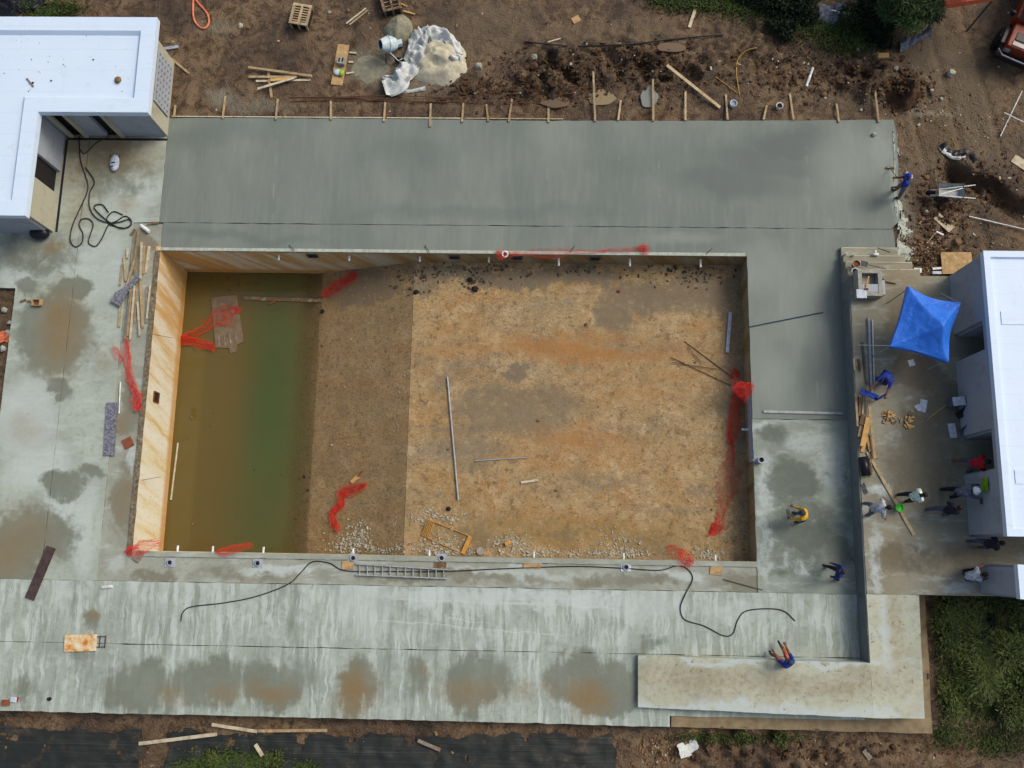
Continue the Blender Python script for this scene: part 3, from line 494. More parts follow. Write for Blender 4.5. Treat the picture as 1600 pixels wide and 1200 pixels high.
# south face of the east wing: dark-filled door openings between wall panels
op = [(110, 134), (168, 190)]; cuts = [wxi] + [U(a, 214).x for o in op for a in o] + [wx]
for i in range(0, len(cuts), 2): panel(lb, (cuts[i], wy), (cuts[i + 1], wy), 0, zt, 'plaster_grey')
for a, b in op:
    x0, x1 = U(a, 214).x, U(b, 214).x; panel(lb, (x0, wy + .004), (x1, wy + .004), 2.1, zt, 'plaster_grey', name='lintel'); panel(lb, (x0, wy + .12), (x1, wy + .12), .02, 2.1, 'hollow_dark', .05, 'opening_shade')  # dark panel paints the unlit interior into each opening
panel(lb, (wx + .005, wy - .08), (wx + .005, yn - .4), 0, zt, 'plaster_cream'); panel(lb, (-15, yn - .4), (wx - .1, yn - .4), 0, zt, 'plaster_cream')
oy = [(268, 304)]; cy = [wy - .09] + [U(92, b).y for o in oy for b in o] + [wyd]
for i in range(0, len(cy), 2): panel(lb, (wxi, cy[i]), (wxi, cy[i + 1]), 0, zt, 'plaster_grey' if i == 0 else 'plaster_cream')
for a, b in oy: panel(lb, (wxi - .12, U(92, a).y), (wxi - .12, U(92, b).y), .02, 2.1, 'hollow_dark', .05, 'opening_shade'); panel(lb, (wxi - .004, U(92, a).y), (wxi - .004, U(92, b).y), 2.1, zt, 'plaster_grey', name='lintel')  # same dark infill stands for the unlit interior here
panel(lb, (-15, wyd), (wxi - .09, wyd), 0, zt, 'plaster_grey')
for q, (a, b) in enumerate([(112, 90), (136, 90), (192, 90)]):
    x0 = U(a, 216).x; ob('pilaster', Geo().box((x0, wy - .14, zt / 2), (.16, .12, zt)), 'plaster_cream', lb)
# pierced blocks in the east wall
g = Geo(); K = 8; h_ = .14
def blockgeo():
    g = Geo(); V = []
    ang = [math.pi / 4 * k for k in range(8)]
    for xx in (0, .06):
        V += [(xx, max(-1, min(1, 1.42 * math.cos(a))) * h_, max(-1, min(1, 1.42 * math.sin(a))) * h_) for a in ang]; V += [(xx, .6 * h_ * math.cos(a), .6 * h_ * math.sin(a)) for a in ang]
    F = [(16 + k, 16 + (k + 1) % 8, 24 + (k + 1) % 8, 24 + k) for k in range(8)] + [(k, (k + 1) % 8, 16 + (k + 1) % 8, 16 + k)[::-1] for k in range(8)] + [(8 + k, 8 + (k + 1) % 8, 24 + (k + 1) % 8, 24 + k) for k in range(8)]
    return g.add(V, F)
bme = mesh('breeze_block', blockgeo(), 'plaster_grey'); y0 = U(250, 165, 1.0).y
ob('breeze_hole_shade', Geo().box((wx + .088, y0 + 1.0, 1.02), (.006, 2.32, 1.42)), 'hollow_dark', lb)  # dark plate behind the blocks paints their shaded holes
for r_ in range(8):
    for k in range(5):
        o = bpy.data.objects.new('breeze_block', bme); col.objects.link(o); o.parent = lb; o.location = Vector((wx + .092, y0 + r_ * .29, .42 + k * .29)) - lb.location
struct('plinth_drain', Geo().beam((wxi + .2, wy - .25, .006), (wx + .1, wy - .25, .006), .1, .012).beam((wxi + .2, wy - .3, .006), (wxi + .2, wyd, .006), .1, .012), 'hollow_dark')

RZ2 = 3.7
xr = (U(1534, 393, RZ2).x + U(1572, 838, RZ2).x) / 2; yrn = U(1534, 393, RZ2).y; yrs = U(1572, 838, RZ2).y
def eastbuilding(loc, label, y0, y1, x0, openings):
    b = thing('white_building', loc, label, 'building'); z1 = RZ2 - .17
    roof(b, [(x0, y1), (46, y1), (46, y0), (x0, y0)], RZ2, .1, .24, .05)
    wxx = x0 + .1; ys = [y0 - .1] + [v for o in openings for v in o] + [y1 + .1]
    for i in range(0, len(ys), 2): panel(b, (wxx, ys[i]), (wxx, ys[i + 1]), PZ, z1, 'plaster_grey')
    for a, c in openings:
        panel(b, (wxx + .003, a), (wxx + .003, c), PZ + 2.3, z1, 'plaster_grey', name='lintel')
        for yy in (a, c): panel(b, (wxx + .09, yy), (wxx + 1.5, yy), PZ, z1, 'plaster_grey')
        panel(b, (wxx + 1.5, a - .09), (wxx + 1.5, c + .09), PZ, z1, 'plaster_grey')
    panel(b, (wxx + .1, y0 - .1), (45, y0 - .1), PZ, z1, 'plaster_grey'); panel(b, (wxx + .1, y1 + .1), (45, y1 + .1), PZ, z1, 'plaster_grey'); return b
rb = eastbuilding((36, 6, PZ), 'long white flat-roofed building on the terrace behind the blue canopy', yrn, yrs, xr, [(U(1500, 523, PZ).y, U(1505, 566, PZ).y), (U(1510, 682, PZ).y, U(1514, 742, PZ).y)])
for py in (497, 745):
    y = U(1580, py, RZ2).y; ob('roof_rib', Geo().beam((xr + .5, y, RZ2 + .012), (45.5, y, RZ2 + .012), .5, .03), 'white_roof', rb)
x3 = U(1589, 900, RZ2).x; eastbuilding((36, -.6, PZ), 'small white-roofed block at the terrace corner above the overgrown weeds', U(1589, 882, RZ2).y, U(1589, 936, RZ2).y, x3, [])

# roof litter
for i, (a, b) in enumerate([(185, 126), (45, 50), (157, 48), (52, 130)]):
    p = U(a, b, RZ + .01); ob('rubble_lump', Geo().rock((p.x, p.y, RZ + .05), (.14, .05, .06, .05)[i], i), 'stone_brown' if i == 0 else 'hollow_dark', None, ['tan lump of rubble lying on the white L-shaped roof', 'dark lump near the west end of the white roof', 'dark lump against the north parapet of the white roof', 'dark lump beside the batten on the white roof'][i], 'rubble')
p, q = U(43, 123, RZ), U(53, 136, RZ); ob('batten', Geo().beam((p.x, p.y, RZ + .03), (q.x, q.y, RZ + .03), .05, .05), 'timber_grey', None, 'short grey batten lying on the white L-shaped roof', 'batten')

# ------------------------------------------------------------------ blue canopy
cz = PZ + 2.0; cc = [U(1419, 447, cz), U(1502, 473, cz), U(1482, 566, cz), U(1391, 541, cz)]; pk = U(1466, 508, cz + .75)
tent = thing('canopy_tent', (sum(c.x for c in cc) / 4, sum(c.y for c in cc) / 4, PZ), 'bright blue canopy tent with pulled corners on the terrace', 'tent')
def canopy(u, v):
    a = cc[3].lerp(cc[2], u); b = cc[0].lerp(cc[1], u); p = a.lerp(b, v); cen = sum(cc, Vector()) / 4
    e = min(u, 1 - u) * 2; e2 = min(v, 1 - v) * 2; edge = 1 - min(e, e2)
    along = max(e, e2) if edge > 0 else 0
    pull = .10 * edge * (math.sin(math.pi * u) if e2 < e else math.sin(math.pi * v)); p = p.lerp(cen, pull)
    r = max(0, 1 - max(abs(u - .66) / (.66 if u < .66 else .34), abs(v - .44) / (.44 if v < .44 else .56)))
    rid = max(0, 1 - 3 * abs(abs(u - .6) - abs(v - .45))) * .04
    return Vector((p.x + .03 * vnoise(u * 5, v * 5 + 9), p.y, cz + (pk.z - cz) * r ** 1.15 + rid * (r > 0) + .07 * fbm(np.array([u * 5. + 3]), np.array([v * 5.]), 4)[0] * min(1, 4 * min(e, e2)) - .1 * (1 - r) * r * 2 + .05 * max(0, 1 - 9 * abs((u - .66) * .34 - (v - .44) * .3)) * r - .12 * edge * math.sin(math.pi * (u if e2 < e else v))))
ob('canopy', Geo().grid(52, 52, canopy), 'tent_blue', tent, smooth=True)
g = Geo()
for i in range(4):
    a, b = cc[i], cc[(i + 1) % 4]
    def val(u, v, i=i):
        s = [(u, 1), (1, 1 - u), (1 - u, 0), (0, u)][i]; p = canopy(*s); return p + Vector((0, 0, -.01 - .22 * v))
    ob('valance', Geo().grid(16, 2, val), 'tent_blue', tent, smooth=True)
for c in cc: q = c.lerp(sum(cc, Vector()) / 4, .05); ob('leg', Geo().tube([(q.x, q.y, PZ), (q.x, q.y, cz - .02)], .022), 'galvanised', tent)
for a, b, zb in ((3, (1340, 539), PZ + .02), (1, (1470, 458), PZ + .02)):
    e = U(*b, zb); ob('guy_rope', Geo().tube([cc[a].lerp(sum(cc, Vector()) / 4, .02), e], .012, 5), 'pvc_white', tent)

# ------------------------------------------------------------------ loose timber, pipes and boards
def stick(name, P, Q, w_, t, mat, label, cat, group=None, rnd=False):
    g = Geo().tube([P, Q], w_ / 2, 8) if rnd else Geo().beam(P, Q, w_, t); return ob(name, g, mat, None, label, cat, group, smooth=False)
def on(px, py, z): p = U(px, py, z); return p
def pile(segs, zf, label, group, cat='plank', name='plank', order=0):
    S = sorted(segs, key=lambda s: (s[0][0] + s[1][0]) / 2 if order == 0 else (s[0][1] + s[1][1]) / 2); seen = {}
    for i, s in enumerate(S):
        (a, b), (c, d), wpx, mat = s[:4]; t = .045; lay = s[4] if len(s) > 4 else i % 3; z = zf(a, b, c, d) + t / 2 + lay * .05
        k = label % ORD[i]
        stick(name, U(a, b, z), U(c, d, z + .004), wpx * .0262, t, mat, k, cat, group)
# scrap timber pile on the west apron
z = Zm(160, 340, 5.457); T, TP, TD, TN, TG = 'timber', 'timber_pale', 'timber_dark', 'timber_new', 'timber_grey'
zs = [((315, 95), (270, 370), 4, T, 2), ((272, 370), (205, 590), 4, T, 3), ((335, 210), (325, 520), 4, TP, 4), ((357, 240), (347, 480), 3.4, T, 1), ((400, 245), (372, 470), 5, TP, 0), ((185, 330), (200, 540), 4, T, 1), ((215, 265), (212, 345), 3.4, TP, 2), ((167, 400), (150, 580), 3.4, T, 0), ((250, 600), (215, 1010), 3.6, T, 1),
      ((275, 580), (236, 1040), 3.6, TP, 2), ((298, 560), (275, 900), 3.4, T, 0), ((325, 530), (345, 940), 5, T, 1), ((300, 720), (318, 1005), 3.4, TP, 2), ((155, 740), (140, 935), 4.4, T, 0), ((240, 600), (192, 1040), 3, TG, 3), ((380, 590), (374, 900), 4, TG, 0), ((410, 560), (378, 860), 3, TP, 1), ((255, 400), (285, 470), 3, T, 3), ((300, 330), (250, 480), 3, T, 0), ((230, 300), (240, 470), 3, TG, 0)]
pile([(z(*a), z(*b), w_ * .82, m_, l_) for a, b, w_, m_, l_ in zs], lambda a, b, c, d: .002 if (a + c) / 2 < 197 else -.048, '%s plank from the west in the scrap timber pile beside the pool', 'scrap timber beside the pool')
g = Geo(); pl = [U(*z(*q), .15) for q in ((300, 485), (325, 512), (225, 622), (150, 757), (72, 712), (110, 640), (200, 590))]; g.prism([(p.x, p.y) for p in pl], .15, .185); ob('steel_sheet', g, 'speckled_steel', None, 'crumpled grey speckled sheet lying across the scrap timber pile', 'sheet')
# timber on the north-west mud
z = Zm(400, 0, 4); zs = [((-48, 420), (350, 475), 4, T, 2), ((-46, 480), (255, 482), 4, T, 1), ((0, 507), (340, 500), 3.6, TP, 0), ((10, 555), (240, 487), 3.6, TP, 3), ((75, 430), (97, 610), 4, T, 0), ((90, 500), (225, 492), 5, TN, 1)]
pile([(z(*a), z(*b), w_, m_, l_) for a, b, w_, m_, l_ in zs], lambda a, b, c, d: gz(*G(a, b).xy) + .03, '%s batten from the top in the timber heap near the white roof', 'battens on the north-west mud', 'batten', 'batten', 1)
# timber along the terrace edge
z = Zm(1200, 600, 4); zz2 = Zm(1310, 560, 10)
zs = [(z(550, 55), z(562, 260), 3, T, 0), (z(575, 80), z(570, 200), 3, TD, 1), (z(600, 60), z(590, 220), 3, T, 0), (z(620, 15), z(668, 465), 4.4, T, 3), (z(603, 190), z(585, 255), 8, TD, 2), (z(628, 210), z(592, 390), 8, TN, 3), (z(590, 240), z(572, 330), 6, T, 1), (z(640, 320), z(655, 460), 3.4, T, 0), (z(618, 330), z(640, 425), 3.6, TN, 1), (z(655, 370), z(688, 465), 3.6, T, 0), (z(600, 380), z(586, 425), 5, TN, 0),
      (zz2(242, 0), zz2(255, 180), 2.6, TP, 0), (zz2(275, 30), zz2(292, 140), 2.6, T, 0), (zz2(310, 0), zz2(350, 200), 3, TD, 1), (zz2(268, 540), zz2(300, 1060), 3, T, 1), (zz2(300, 600), zz2(330, 900), 4, 'rust', 0), (z(635, 540), z(640, 580), 3, T, 0)]
pile([(a, b, w_, m_, l_) for a, b, w_, m_, l_ in zs], lambda a, b, c, d: PZ + .003, '%s board from the west in the lumber stacked along the terrace edge', 'lumber on the terrace edge', 'board', 'board')
def one(name, a, b, zf, w_, t, mat, label, cat, rnd=False, zb=None):
    za = zf(*a) if callable(zf) else zf; zb = za if zb is None else zb; return stick(name, U(*a, za), U(*b, zb), w_, t, mat, label, cat, None, rnd)
gd = lambda a, b: gz(*G(a, b).xy) + .05
one('plank', (1355, 706), (1428, 836), PZ + .03, .12, .05, T, 'long slim plank lying diagonally across the terrace under the green bucket', 'plank')
one('pipe', (1357, 497), (1362, 617), PZ + .06, .1, .1, 'pvc_grey', 'pale blue-grey pipe along the terrace edge beside the canopy', 'pipe', True)
one('pipe', (1363, 500), (1366, 598), PZ + .05, .05, .05, 'pvc_white', 'thin white pipe beside the pale blue-grey terrace pipe', 'pipe', True)
one('steel_channel', (1347, 535), (1354, 600), PZ + .03, .08, .05, 'steel_dark', 'dark steel channel beside the terrace pipe', 'channel')
one('plank', (1042, 102), (1125, 168), lambda a, b: gz(*G(a, b).xy) + .1, .13, .05, T, 'long weathered plank lying diagonally on the north mud', 'plank', zb=.0)
one('plank', (1087, 13), (1077, 43), gd, .14, .04, 'timber_pale', 'whitish board near the grass at the north mud', 'plank')
one('stick', (541, 37), (572, 13), gd, .06, .05, TP, 'upper of two parallel sticks near the pallet crate', 'stick'); one('stick', (546, 39), (575, 16), gd, .06, .05, T, 'lower of two parallel sticks near the pallet crate', 'stick')
one('pipe', (1270, 106), (1260, 135), lambda a, b: gz(*G(a, b).xy) + .06, .12, .12, 'pvc_white', 'short white pipe sticking out of the dark mud', 'pipe', True)
one('pole', (1597, 142), (1563, 213), gd, .05, .05, 'pvc_white', 'thin pale pole on the vehicle track', 'pole', True); one('pole', (1569, 176), (1606, 194), lambda a, b: gd(a, b) + .06, .05, .05, 'pvc_white', 'thin pale pole crossing the longer one on the track', 'pole', True)
one('pipe', (1514, 338), (1604, 359), gd, .05, .05, 'pvc_white', 'white pipe beside the trench near the long building', 'pipe', True)
one('plank', (1583, 247), (1606, 262), gd, .4, .04, TP, 'pale board at the edge of the trench', 'plank')
one('stick', (856, 66), (876, 60), gd, .05, .04, TP, 'short white stick on the north mud', 'stick')
one('plank', (741, 147), (753, 137), gd, .09, .05, TG, 'stub of grey wood south of the sand heap', 'plank')
sg = lambda a, b: gz(*G(a, b).xy) + .05
sb = lambda a, b: gz(*G(a, b).xy) + .17
one('plank', (217, 1162), (339, 1147), sb, .13, .05, TP, 'long pale plank lying on the black sheet at bottom left', 'plank')
one('plank', (331, 1132), (402, 1143), sb, .12, .05, TP, 'left of two planks end to end below the deck', 'plank'); one('plank', (403, 1142), (511, 1141), sb, .11, .05, T, 'right of two planks end to end below the deck', 'plank')
one('plank', (653, 1157), (688, 1172), sb, .13, .05, TG, 'short grey plank on the black sheet below the deck', 'plank'); one('plank', (399, 1163), (410, 1181), sb, .14, .05, TP, 'short pale plank end beside the grass below the deck', 'plank')
one('board', (1350, 1172), (1360, 1186), sg, .2, .04, TG, 'small grey board on the mud below the ledge', 'board')
one('board', (1463, 337), (1487, 359), sg, .36, .03, TP, 'pale rectangular board on the mud near the wheelbarrow', 'board')
one('plywood_sheet', (1471, 411), (1519, 411), lambda a, b: .05, .95, .03, 'plywood', 'stained plywood sheet beside the long building corner', 'plywood')
one('board', (1428, 422), (1440, 423), .02, .2, .04, 'pvc_white', 'white offcut near the plywood sheet', 'board'); one('board', (1457, 420), (1471, 419), .03, .09, .04, 'pvc_white', 'upper white batten end beside the plywood sheet', 'batten'); one('board', (1457, 426), (1471, 426), .03, .12, .04, 'paper_white', 'lower white batten end beside the plywood sheet', 'batten')
one('plank', (1436, 350), (1443, 342), sg, .06, .04, T, 'small stick on the mud by the fresh deck corner', 'stick'); one('plank', (1448, 380), (1464, 362), sg, .05, .04, T, 'thin stick on the mud below the pale board', 'stick'); one('plank', (1463, 362), (1474, 367), sg, .07, .04, 'pvc_white', 'small white stick below the pale board', 'stick')
# deck and basin
one('steel_plank', (175, 629), (170, 712), .03, .46, .05, 'speckled_steel', 'blue-grey speckled scaffold plank on the west deck edge', 'plank')
one('plank', (80, 855), (46, 936), .035, .38, .06, 'plank_dark', 'dark brown plank lying askew on the west deck', 'plank')
one('pipe', (188, 597), (186, 646), .03, .05, .05, 'pvc_white', 'thin white pipe along the west deck edge', 'pipe', True)
one('pipe', (220, 352), (233, 362), .08, .16, .16, 'pvc_white', 'fat white pipe offcut at the top of the scrap timber', 'pipe', True); one('pipe', (160, 918), (175, 916), .06, .12, .12, 'pvc_white', 'white pipe offcut on the deck at the southwest apron corner', 'pipe', True)
one('board', (211, 358), (204, 368), .02, .09, .04, TD, 'dark wood offcut beside the coiled hose', 'board'); one('batten', (231, 350), (248, 348), .02, .07, .05, TD, 'dark batten at the corner of the fresh deck', 'batten')
one('straightedge', (1193, 643), (1318, 646), .03, .1, .05, 'galvanised', 'long aluminium straightedge across the east deck', 'straightedge')
one('rod', (1130, 905), (1192, 922), .0, .035, .035, 'steel_dark', 'thin steel rod on the south-east apron', 'rod', True)
one('cord', (1170, 511), (1286, 488), .02, .05, .03, 'blue_cord', 'dark blue cord stretched across the east deck', 'cord', True)
bz = lambda a, b: B(a, b).z
one('pipe', (699, 589), (716, 781), lambda a, b: bz(a, b) + .05, .075, .1, 'galvanised', 'long grey-white pipe on the basin floor', 'pipe', True)
one('pipe', (742, 720), (824, 715), lambda a, b: bz(a, b) + .04, .05, .07, 'galvanised', 'mid-length pipe lying east of the long pipe in the basin', 'pipe', True); one('pipe', (814, 754), (841, 750), lambda a, b: bz(a, b) + .04, .09, .07, TP, 'shortest stick on the basin floor', 'stick')
one('beam', (1141, 488), (1136, 551), lambda a, b: bz(a, b) + .06, .14, .1, 'pvc_grey', 'grey beam near the east basin wall', 'beam')
one('pole', (278, 692), (267, 781), -3.02, .08, .08, TP, 'wooden pole floating in the green water', 'pole', True)
for i, (a, b) in enumerate([((1069, 533), (1148, 592)), ((1048, 558), (1142, 602)), ((1074, 541), (1095, 566)), ((1050, 566), (1120, 577))]):
    one('rebar', a, b, lambda p, q: bz(p, q) + .03 + .02 * i, .03, .03, 'rebar', ['longest rusty rebar leaning toward the east net', 'rusty rebar below the longest one', 'short rusty rebar above the others', 'thin rusty rebar lowest on the basin floor'][i], 'rebar', True)
# stakes bracing the form along the north edge
SK = [(272, 183, 274, 165), (348, 185, 352, 151), (431, 187, 434, 155), (517, 187, 517, 158), (600, 190, 602, 160), (672, 198, 673, 162), (722, 191, 724, 161), (763, 190, 760, 163), (795, 190, 800, 155), (857, 191, 857, 167), (930, 190, 927, 112), (966, 188, 970, 157), (1021, 189, 1020, 110), (1071, 188, 1071, 142), (1137, 187, 1134, 148), (1193, 187, 1198, 165), (1240, 187, 1234, 147), (1311, 191, 1307, 162), (1373, 191, 1367, 142)]
for i, (a, b, c, d) in enumerate(SK):
    p = U(a, b, .05); e = G(c, d, .03); stick('stake', p, e, .085, .05, 'timber', '%s timber stake from the west along the fresh deck\'s north edge' % ORD[i], 'stake', 'stakes bracing the north edge')
for i, (a, b) in enumerate([(268, 430), (433, 600), (604, 720), (726, 880)]):
    p = U(a, 187, .0); q = U(b, 189, .0); stick('form_board', (p.x, NY + .05, -.02), (q.x, NY + .05, -.02), .045, .1, 'timber_pale' if i < 3 else 'timber', '%s form board from the west along the fresh deck\'s north edge' % ORD[i], 'form board', 'form boards on the north edge')
for i, (a, b, c, d) in enumerate([(452, 152, 600, 158), (455, 158, 700, 160), (520, 152, 690, 152), (640, 160, 870, 163), (690, 153, 900, 146), (470, 155, 640, 156)]):
    p, q = G(a, b, .03 + .012 * i), G(c, d, .03 + .012 * i); mid = p.lerp(q, .5); mid.z = max(mid.z, gz(mid.x, mid.y) + .03); ob('rebar', Geo().tube(smoothpath([p, mid + Vector((0, .08, 0)), q], 5), .018, 5), 'rebar', None, '%s rusty rebar from the top in the bundle beside the north stakes' % ORD[i], 'rebar', 'rebar lying along the north edge')

# ------------------------------------------------------------------ orange safety nets
def net(pts, wid, label, layers=1, z=0.04, cell=.075, hang=None):
    cen = smoothpath(pts, 8); L = sum((cen[i + 1] - cen[i]).length for i in range(len(cen) - 1)); n = max(4, int(L / cell)); bm = bmesh.new(); G_ = Geo()
    for l in range(layers):
        def P(u, v):
            t = u * (len(cen) - 1); i = min(int(t), len(cen) - 2); p = cen[i].lerp(cen[i + 1], t - i); d = (cen[i + 1] - cen[i]).normalized(); nn = Vector((-d.y, d.x, 0)).normalized()
            wv = (wid[0] + (wid[1] - wid[0]) * u) * (1 + 1.1 * vnoise(u * L * 1.9 + l * 9, 4.)) * (.45 + .55 * math.sin(math.pi * min(1, .12 + u * .95)) ** .5); k = fbm(np.array([u * L * 2.2 + l * 7]), np.array([v * 2.5 + l]), 3)[0]
            return p + nn * ((v - .5) * wv + .3 * k * max(wid) + .08 * vnoise(u * L * 6 + l * 3, v * 5)) + d * (.3 * vnoise(u * L * 1.7 + l, v * 3 + 2)) + Vector((0, 0, z + .02 * l + .1 * abs(k)))
        G_.grid(n, max(3, int(max(wid) / cell)), P)
    rq = random.Random(len(G_.f)); G_.f = [f for f in G_.f if rq.random() > .06]
    me = mesh('safety_net', G_, 'orange_net'); bm.from_mesh(me); bmesh.ops.wireframe(bm, faces=bm.faces[:], thickness=.0105, use_replace=True, use_boundary=True); bpy.data.meshes.remove(me)
    g = Geo(); bm.verts.ensure_lookup_table(); g.v = [tuple(v.co) for v in bm.verts]; g.f = [tuple(v.index for v in f.verts) for f in bm.faces]; bm.free()
    return ob('safety_net', g, 'orange_net', None, label, 'safety net')
D = lambda L, z=0.: [U(a, b, z) for a, b in L]; BB = lambda L: [B(a, b) for a, b in L]
net(D([(783, 398), (800, 398), (840, 396), (890, 395), (940, 393), (985, 391), (1010, 390)], .01), (.3, .34), 'long orange net lying along the north pool edge', 1)
net(D([(1000, 388), (1012, 392)], .04), (.45, .5), 'bunched orange net end at the north pool edge', 3); net(D([(778, 396), (788, 400)], .04), (.35, .4), 'bunched orange net hanging by the white ring at the north edge', 3)
net(BB([(506, 464), (522, 450), (540, 440), (557, 430)]), (.5, .75), 'orange net heap on the slope near the north basin wall', 2)
net([U(a, b, -2.99) for a, b in [(270, 529), (292, 527), (318, 517), (340, 500), (358, 490), (378, 481)]], (.35, .9), 'orange net trailing over the board in the green water', 1); net([U(a, b, -2.98) for a, b in [(268, 530), (300, 533), (335, 545)]], (.3, .7), 'orange net strand floating below the board', 2)
net(D([(198, 532), (201, 560), (203, 590), (212, 612)], -.04), (.3, .45), 'orange net strip on the west apron below the scrap timber', 2); net(D([(178, 545), (186, 556), (193, 566)], .01), (.6, .3), 'orange net fringe on the west deck below the scrap timber', 1); net(D([(214, 612), (216, 626), (218, 640)], .02), (.3, .6), 'orange net bundle on the west pool coping', 3)
net(D([(200, 864), (214, 858), (228, 852), (250, 850)], .0), (.4, .8), 'orange net at the southwest pool corner', 2)
net([U(a, b, -.02) for a, b in [(341, 864), (360, 859), (392, 851)]], (.3, .5), 'orange net hanging off the south pool wall by the water', 2)
net(BB([(528, 828), (519, 808), (524, 796), (534, 788), (536, 770), (550, 765), (572, 757)]), (.3, .5), 'orange net twisting over the basin slope', 3)
net(BB([(1043, 858), (1056, 862), (1070, 866)]), (.8, .7), 'orange net on the basin floor at the south wall', 1); net(D([(1062, 868), (1074, 874), (1080, 880)], .0), (.6, .5), 'orange net bunched over the south pool edge', 3)
net(BB([(1110, 838), (1122, 820), (1131, 790), (1138, 750), (1141, 715), (1143, 690)]), (.45, .8), 'long orange net along the foot of the east wall', 1); net(BB([(1142, 690), (1145, 660), (1150, 632), (1156, 612)]), (.5, .8), 'orange net climbing the east wall', 2); net(D([(1150, 612), (1162, 606), (1173, 602)], -.02), (.9, .4), 'orange net bunched over the east pool edge', 3); net(BB([(1146, 578), (1150, 592)]), (.5, .6), 'small orange net clump near the grey beam', 2)
net(BB([(1114, 832), (1122, 818)]), (.5, .5), 'bunched tail of the east wall net', 3)
# debarred board in the water, partly under the nets
wb = thing('sunken_board', U(356, 505, -3.02), 'brown sheet board lying half sunk in the green water', 'board'); q = [U(a, b, -3.0) for a, b in ((330, 465), (370, 461), (381, 534), (371, 538), (369, 550), (360, 552), (358, 544), (337, 543))]
ob('sheet', Geo().prism([(p.x, p.y) for p in q], -3.03, -2.985), 'board_wet', wb)
for k in range(4): a, b = q[7].lerp(q[2], .15 + .2 * k), q[0].lerp(q[1], .15 + .2 * k); ob('batten', Geo().beam((a.x, a.y, -2.97), (a.lerp(b, .22).x, a.lerp(b, .22).y, -2.97), .05, .03), 'timber_grey', wb)
one('plank', (380, 466), (503, 470), -3.0, .16, .06, 'timber_dark', 'dark plank floating below the north basin wall', 'plank'); one('stick', (420, 476), (440, 465), -2.97, .06, .04, 'brick_red', 'reddish stick across the floating dark plank', 'stick')

# ------------------------------------------------------------------ hoses and cords
def hose(pts, zf, r, mat, label, cat='hose', n=7):
    P = [Vector((*U(a, b, zf(a, b) if callable(zf) else zf).xy, (zf(a, b) if callable(zf) else zf) + r)) for a, b in pts]
    return ob('hose' if cat == 'hose' else cat, Geo().tube(smoothpath(P, n), r, 6), mat, None, label, cat, smooth=True)
def dz_(a, b): y = U(a, b).y; return -.04 if y > -1.12 else .006 + .05 * math.exp(-((y + 1.2) / .15) ** 2)
hose([(283, 970), (286, 957), (300, 948), (350, 942), (400, 932), (450, 913), (470, 895), (488, 878), (515, 880), (542, 892), (620, 893), (690, 893), (800, 888), (900, 885), (975, 888), (1030, 891), (1058, 884), (1075, 890), (1082, 905), (1070, 930), (1063, 950), (1070, 968), (1100, 978), (1130, 993), (1145, 990), (1152, 970), (1165, 955), (1200, 951), (1225, 955), (1242, 970)], dz_, .021, 'black_rubber', 'long black hose winding over the south deck and apron')
hose([(172, 213), (150, 224), (133, 240), (124, 232)], .005, .02, 'black_rubber', 'short black cable end in front of the white building porch')
hose([(124, 214), (126, 250), (137, 285), (136, 302), (126, 325), (114, 352), (110, 375), (118, 386), (128, 380), (130, 366), (124, 352), (128, 343), (140, 343), (146, 352), (141, 368), (139, 380), (150, 385), (160, 372), (170, 352), (182, 346), (196, 338), (206, 346), (200, 356), (184, 355), (170, 350), (168, 340), (178, 331), (192, 336)], .005, .026, 'black_rubber', 'black hose looping in big curls on the west deck')
hose([(134, 262), (148, 284), (141, 300), (140, 322), (148, 338), (164, 347), (184, 348), (202, 343), (205, 352), (190, 357), (172, 348), (152, 331), (148, 322), (160, 320), (170, 332)], .03, .026, 'black_rubber', 'second black hose tangled beside the curling hose')
hose([(303, -4), (302, 15), (304, 32), (312, 43), (321, 45), (327, 36), (324, 22), (312, 8), (306, 0)], lambda a, b: gz(*G(a, b).xy), .05, 'orange_hose', 'orange hose loop on the mud north of the white roof')
hose([(1182, 75), (1165, 80), (1153, 93), (1150, 112), (1153, 135), (1155, 149)], lambda a, b: gz(*G(a, b).xy) + .01, .025, 'yellow_hose', 'yellow hose arc on the dark north mud')
hose([(820, 66), (860, 70), (905, 73), (960, 71), (1010, 67), (1060, 61), (1130, 55)], lambda a, b: gz(*G(a, b).xy) + .01, .035, 'black_rubber', 'black cable running across the north mud', 'cable')
hose([(1080, 98), (1120, 122), (1152, 146)], lambda a, b: gz(*G(a, b).xy) + .01, .02, 'yellow_hose', 'thin tan cord on the dark north mud', 'cord')
struct('joint_filler', Geo().beam((-.18, JN, -.022), (31.0, JN, -.022), .05, .03), 'hollow_dark')
one('rebar', (238, 522), (268, 528), .02, .02, .02, 'rebar', 'bent wire holding the west net at the pool edge', 'wire', True, -.6); one('rebar', (211, 752), (251, 745), .02, .02, .02, 'rebar', 'wire hook over the west pool wall', 'wire', True, -.9)

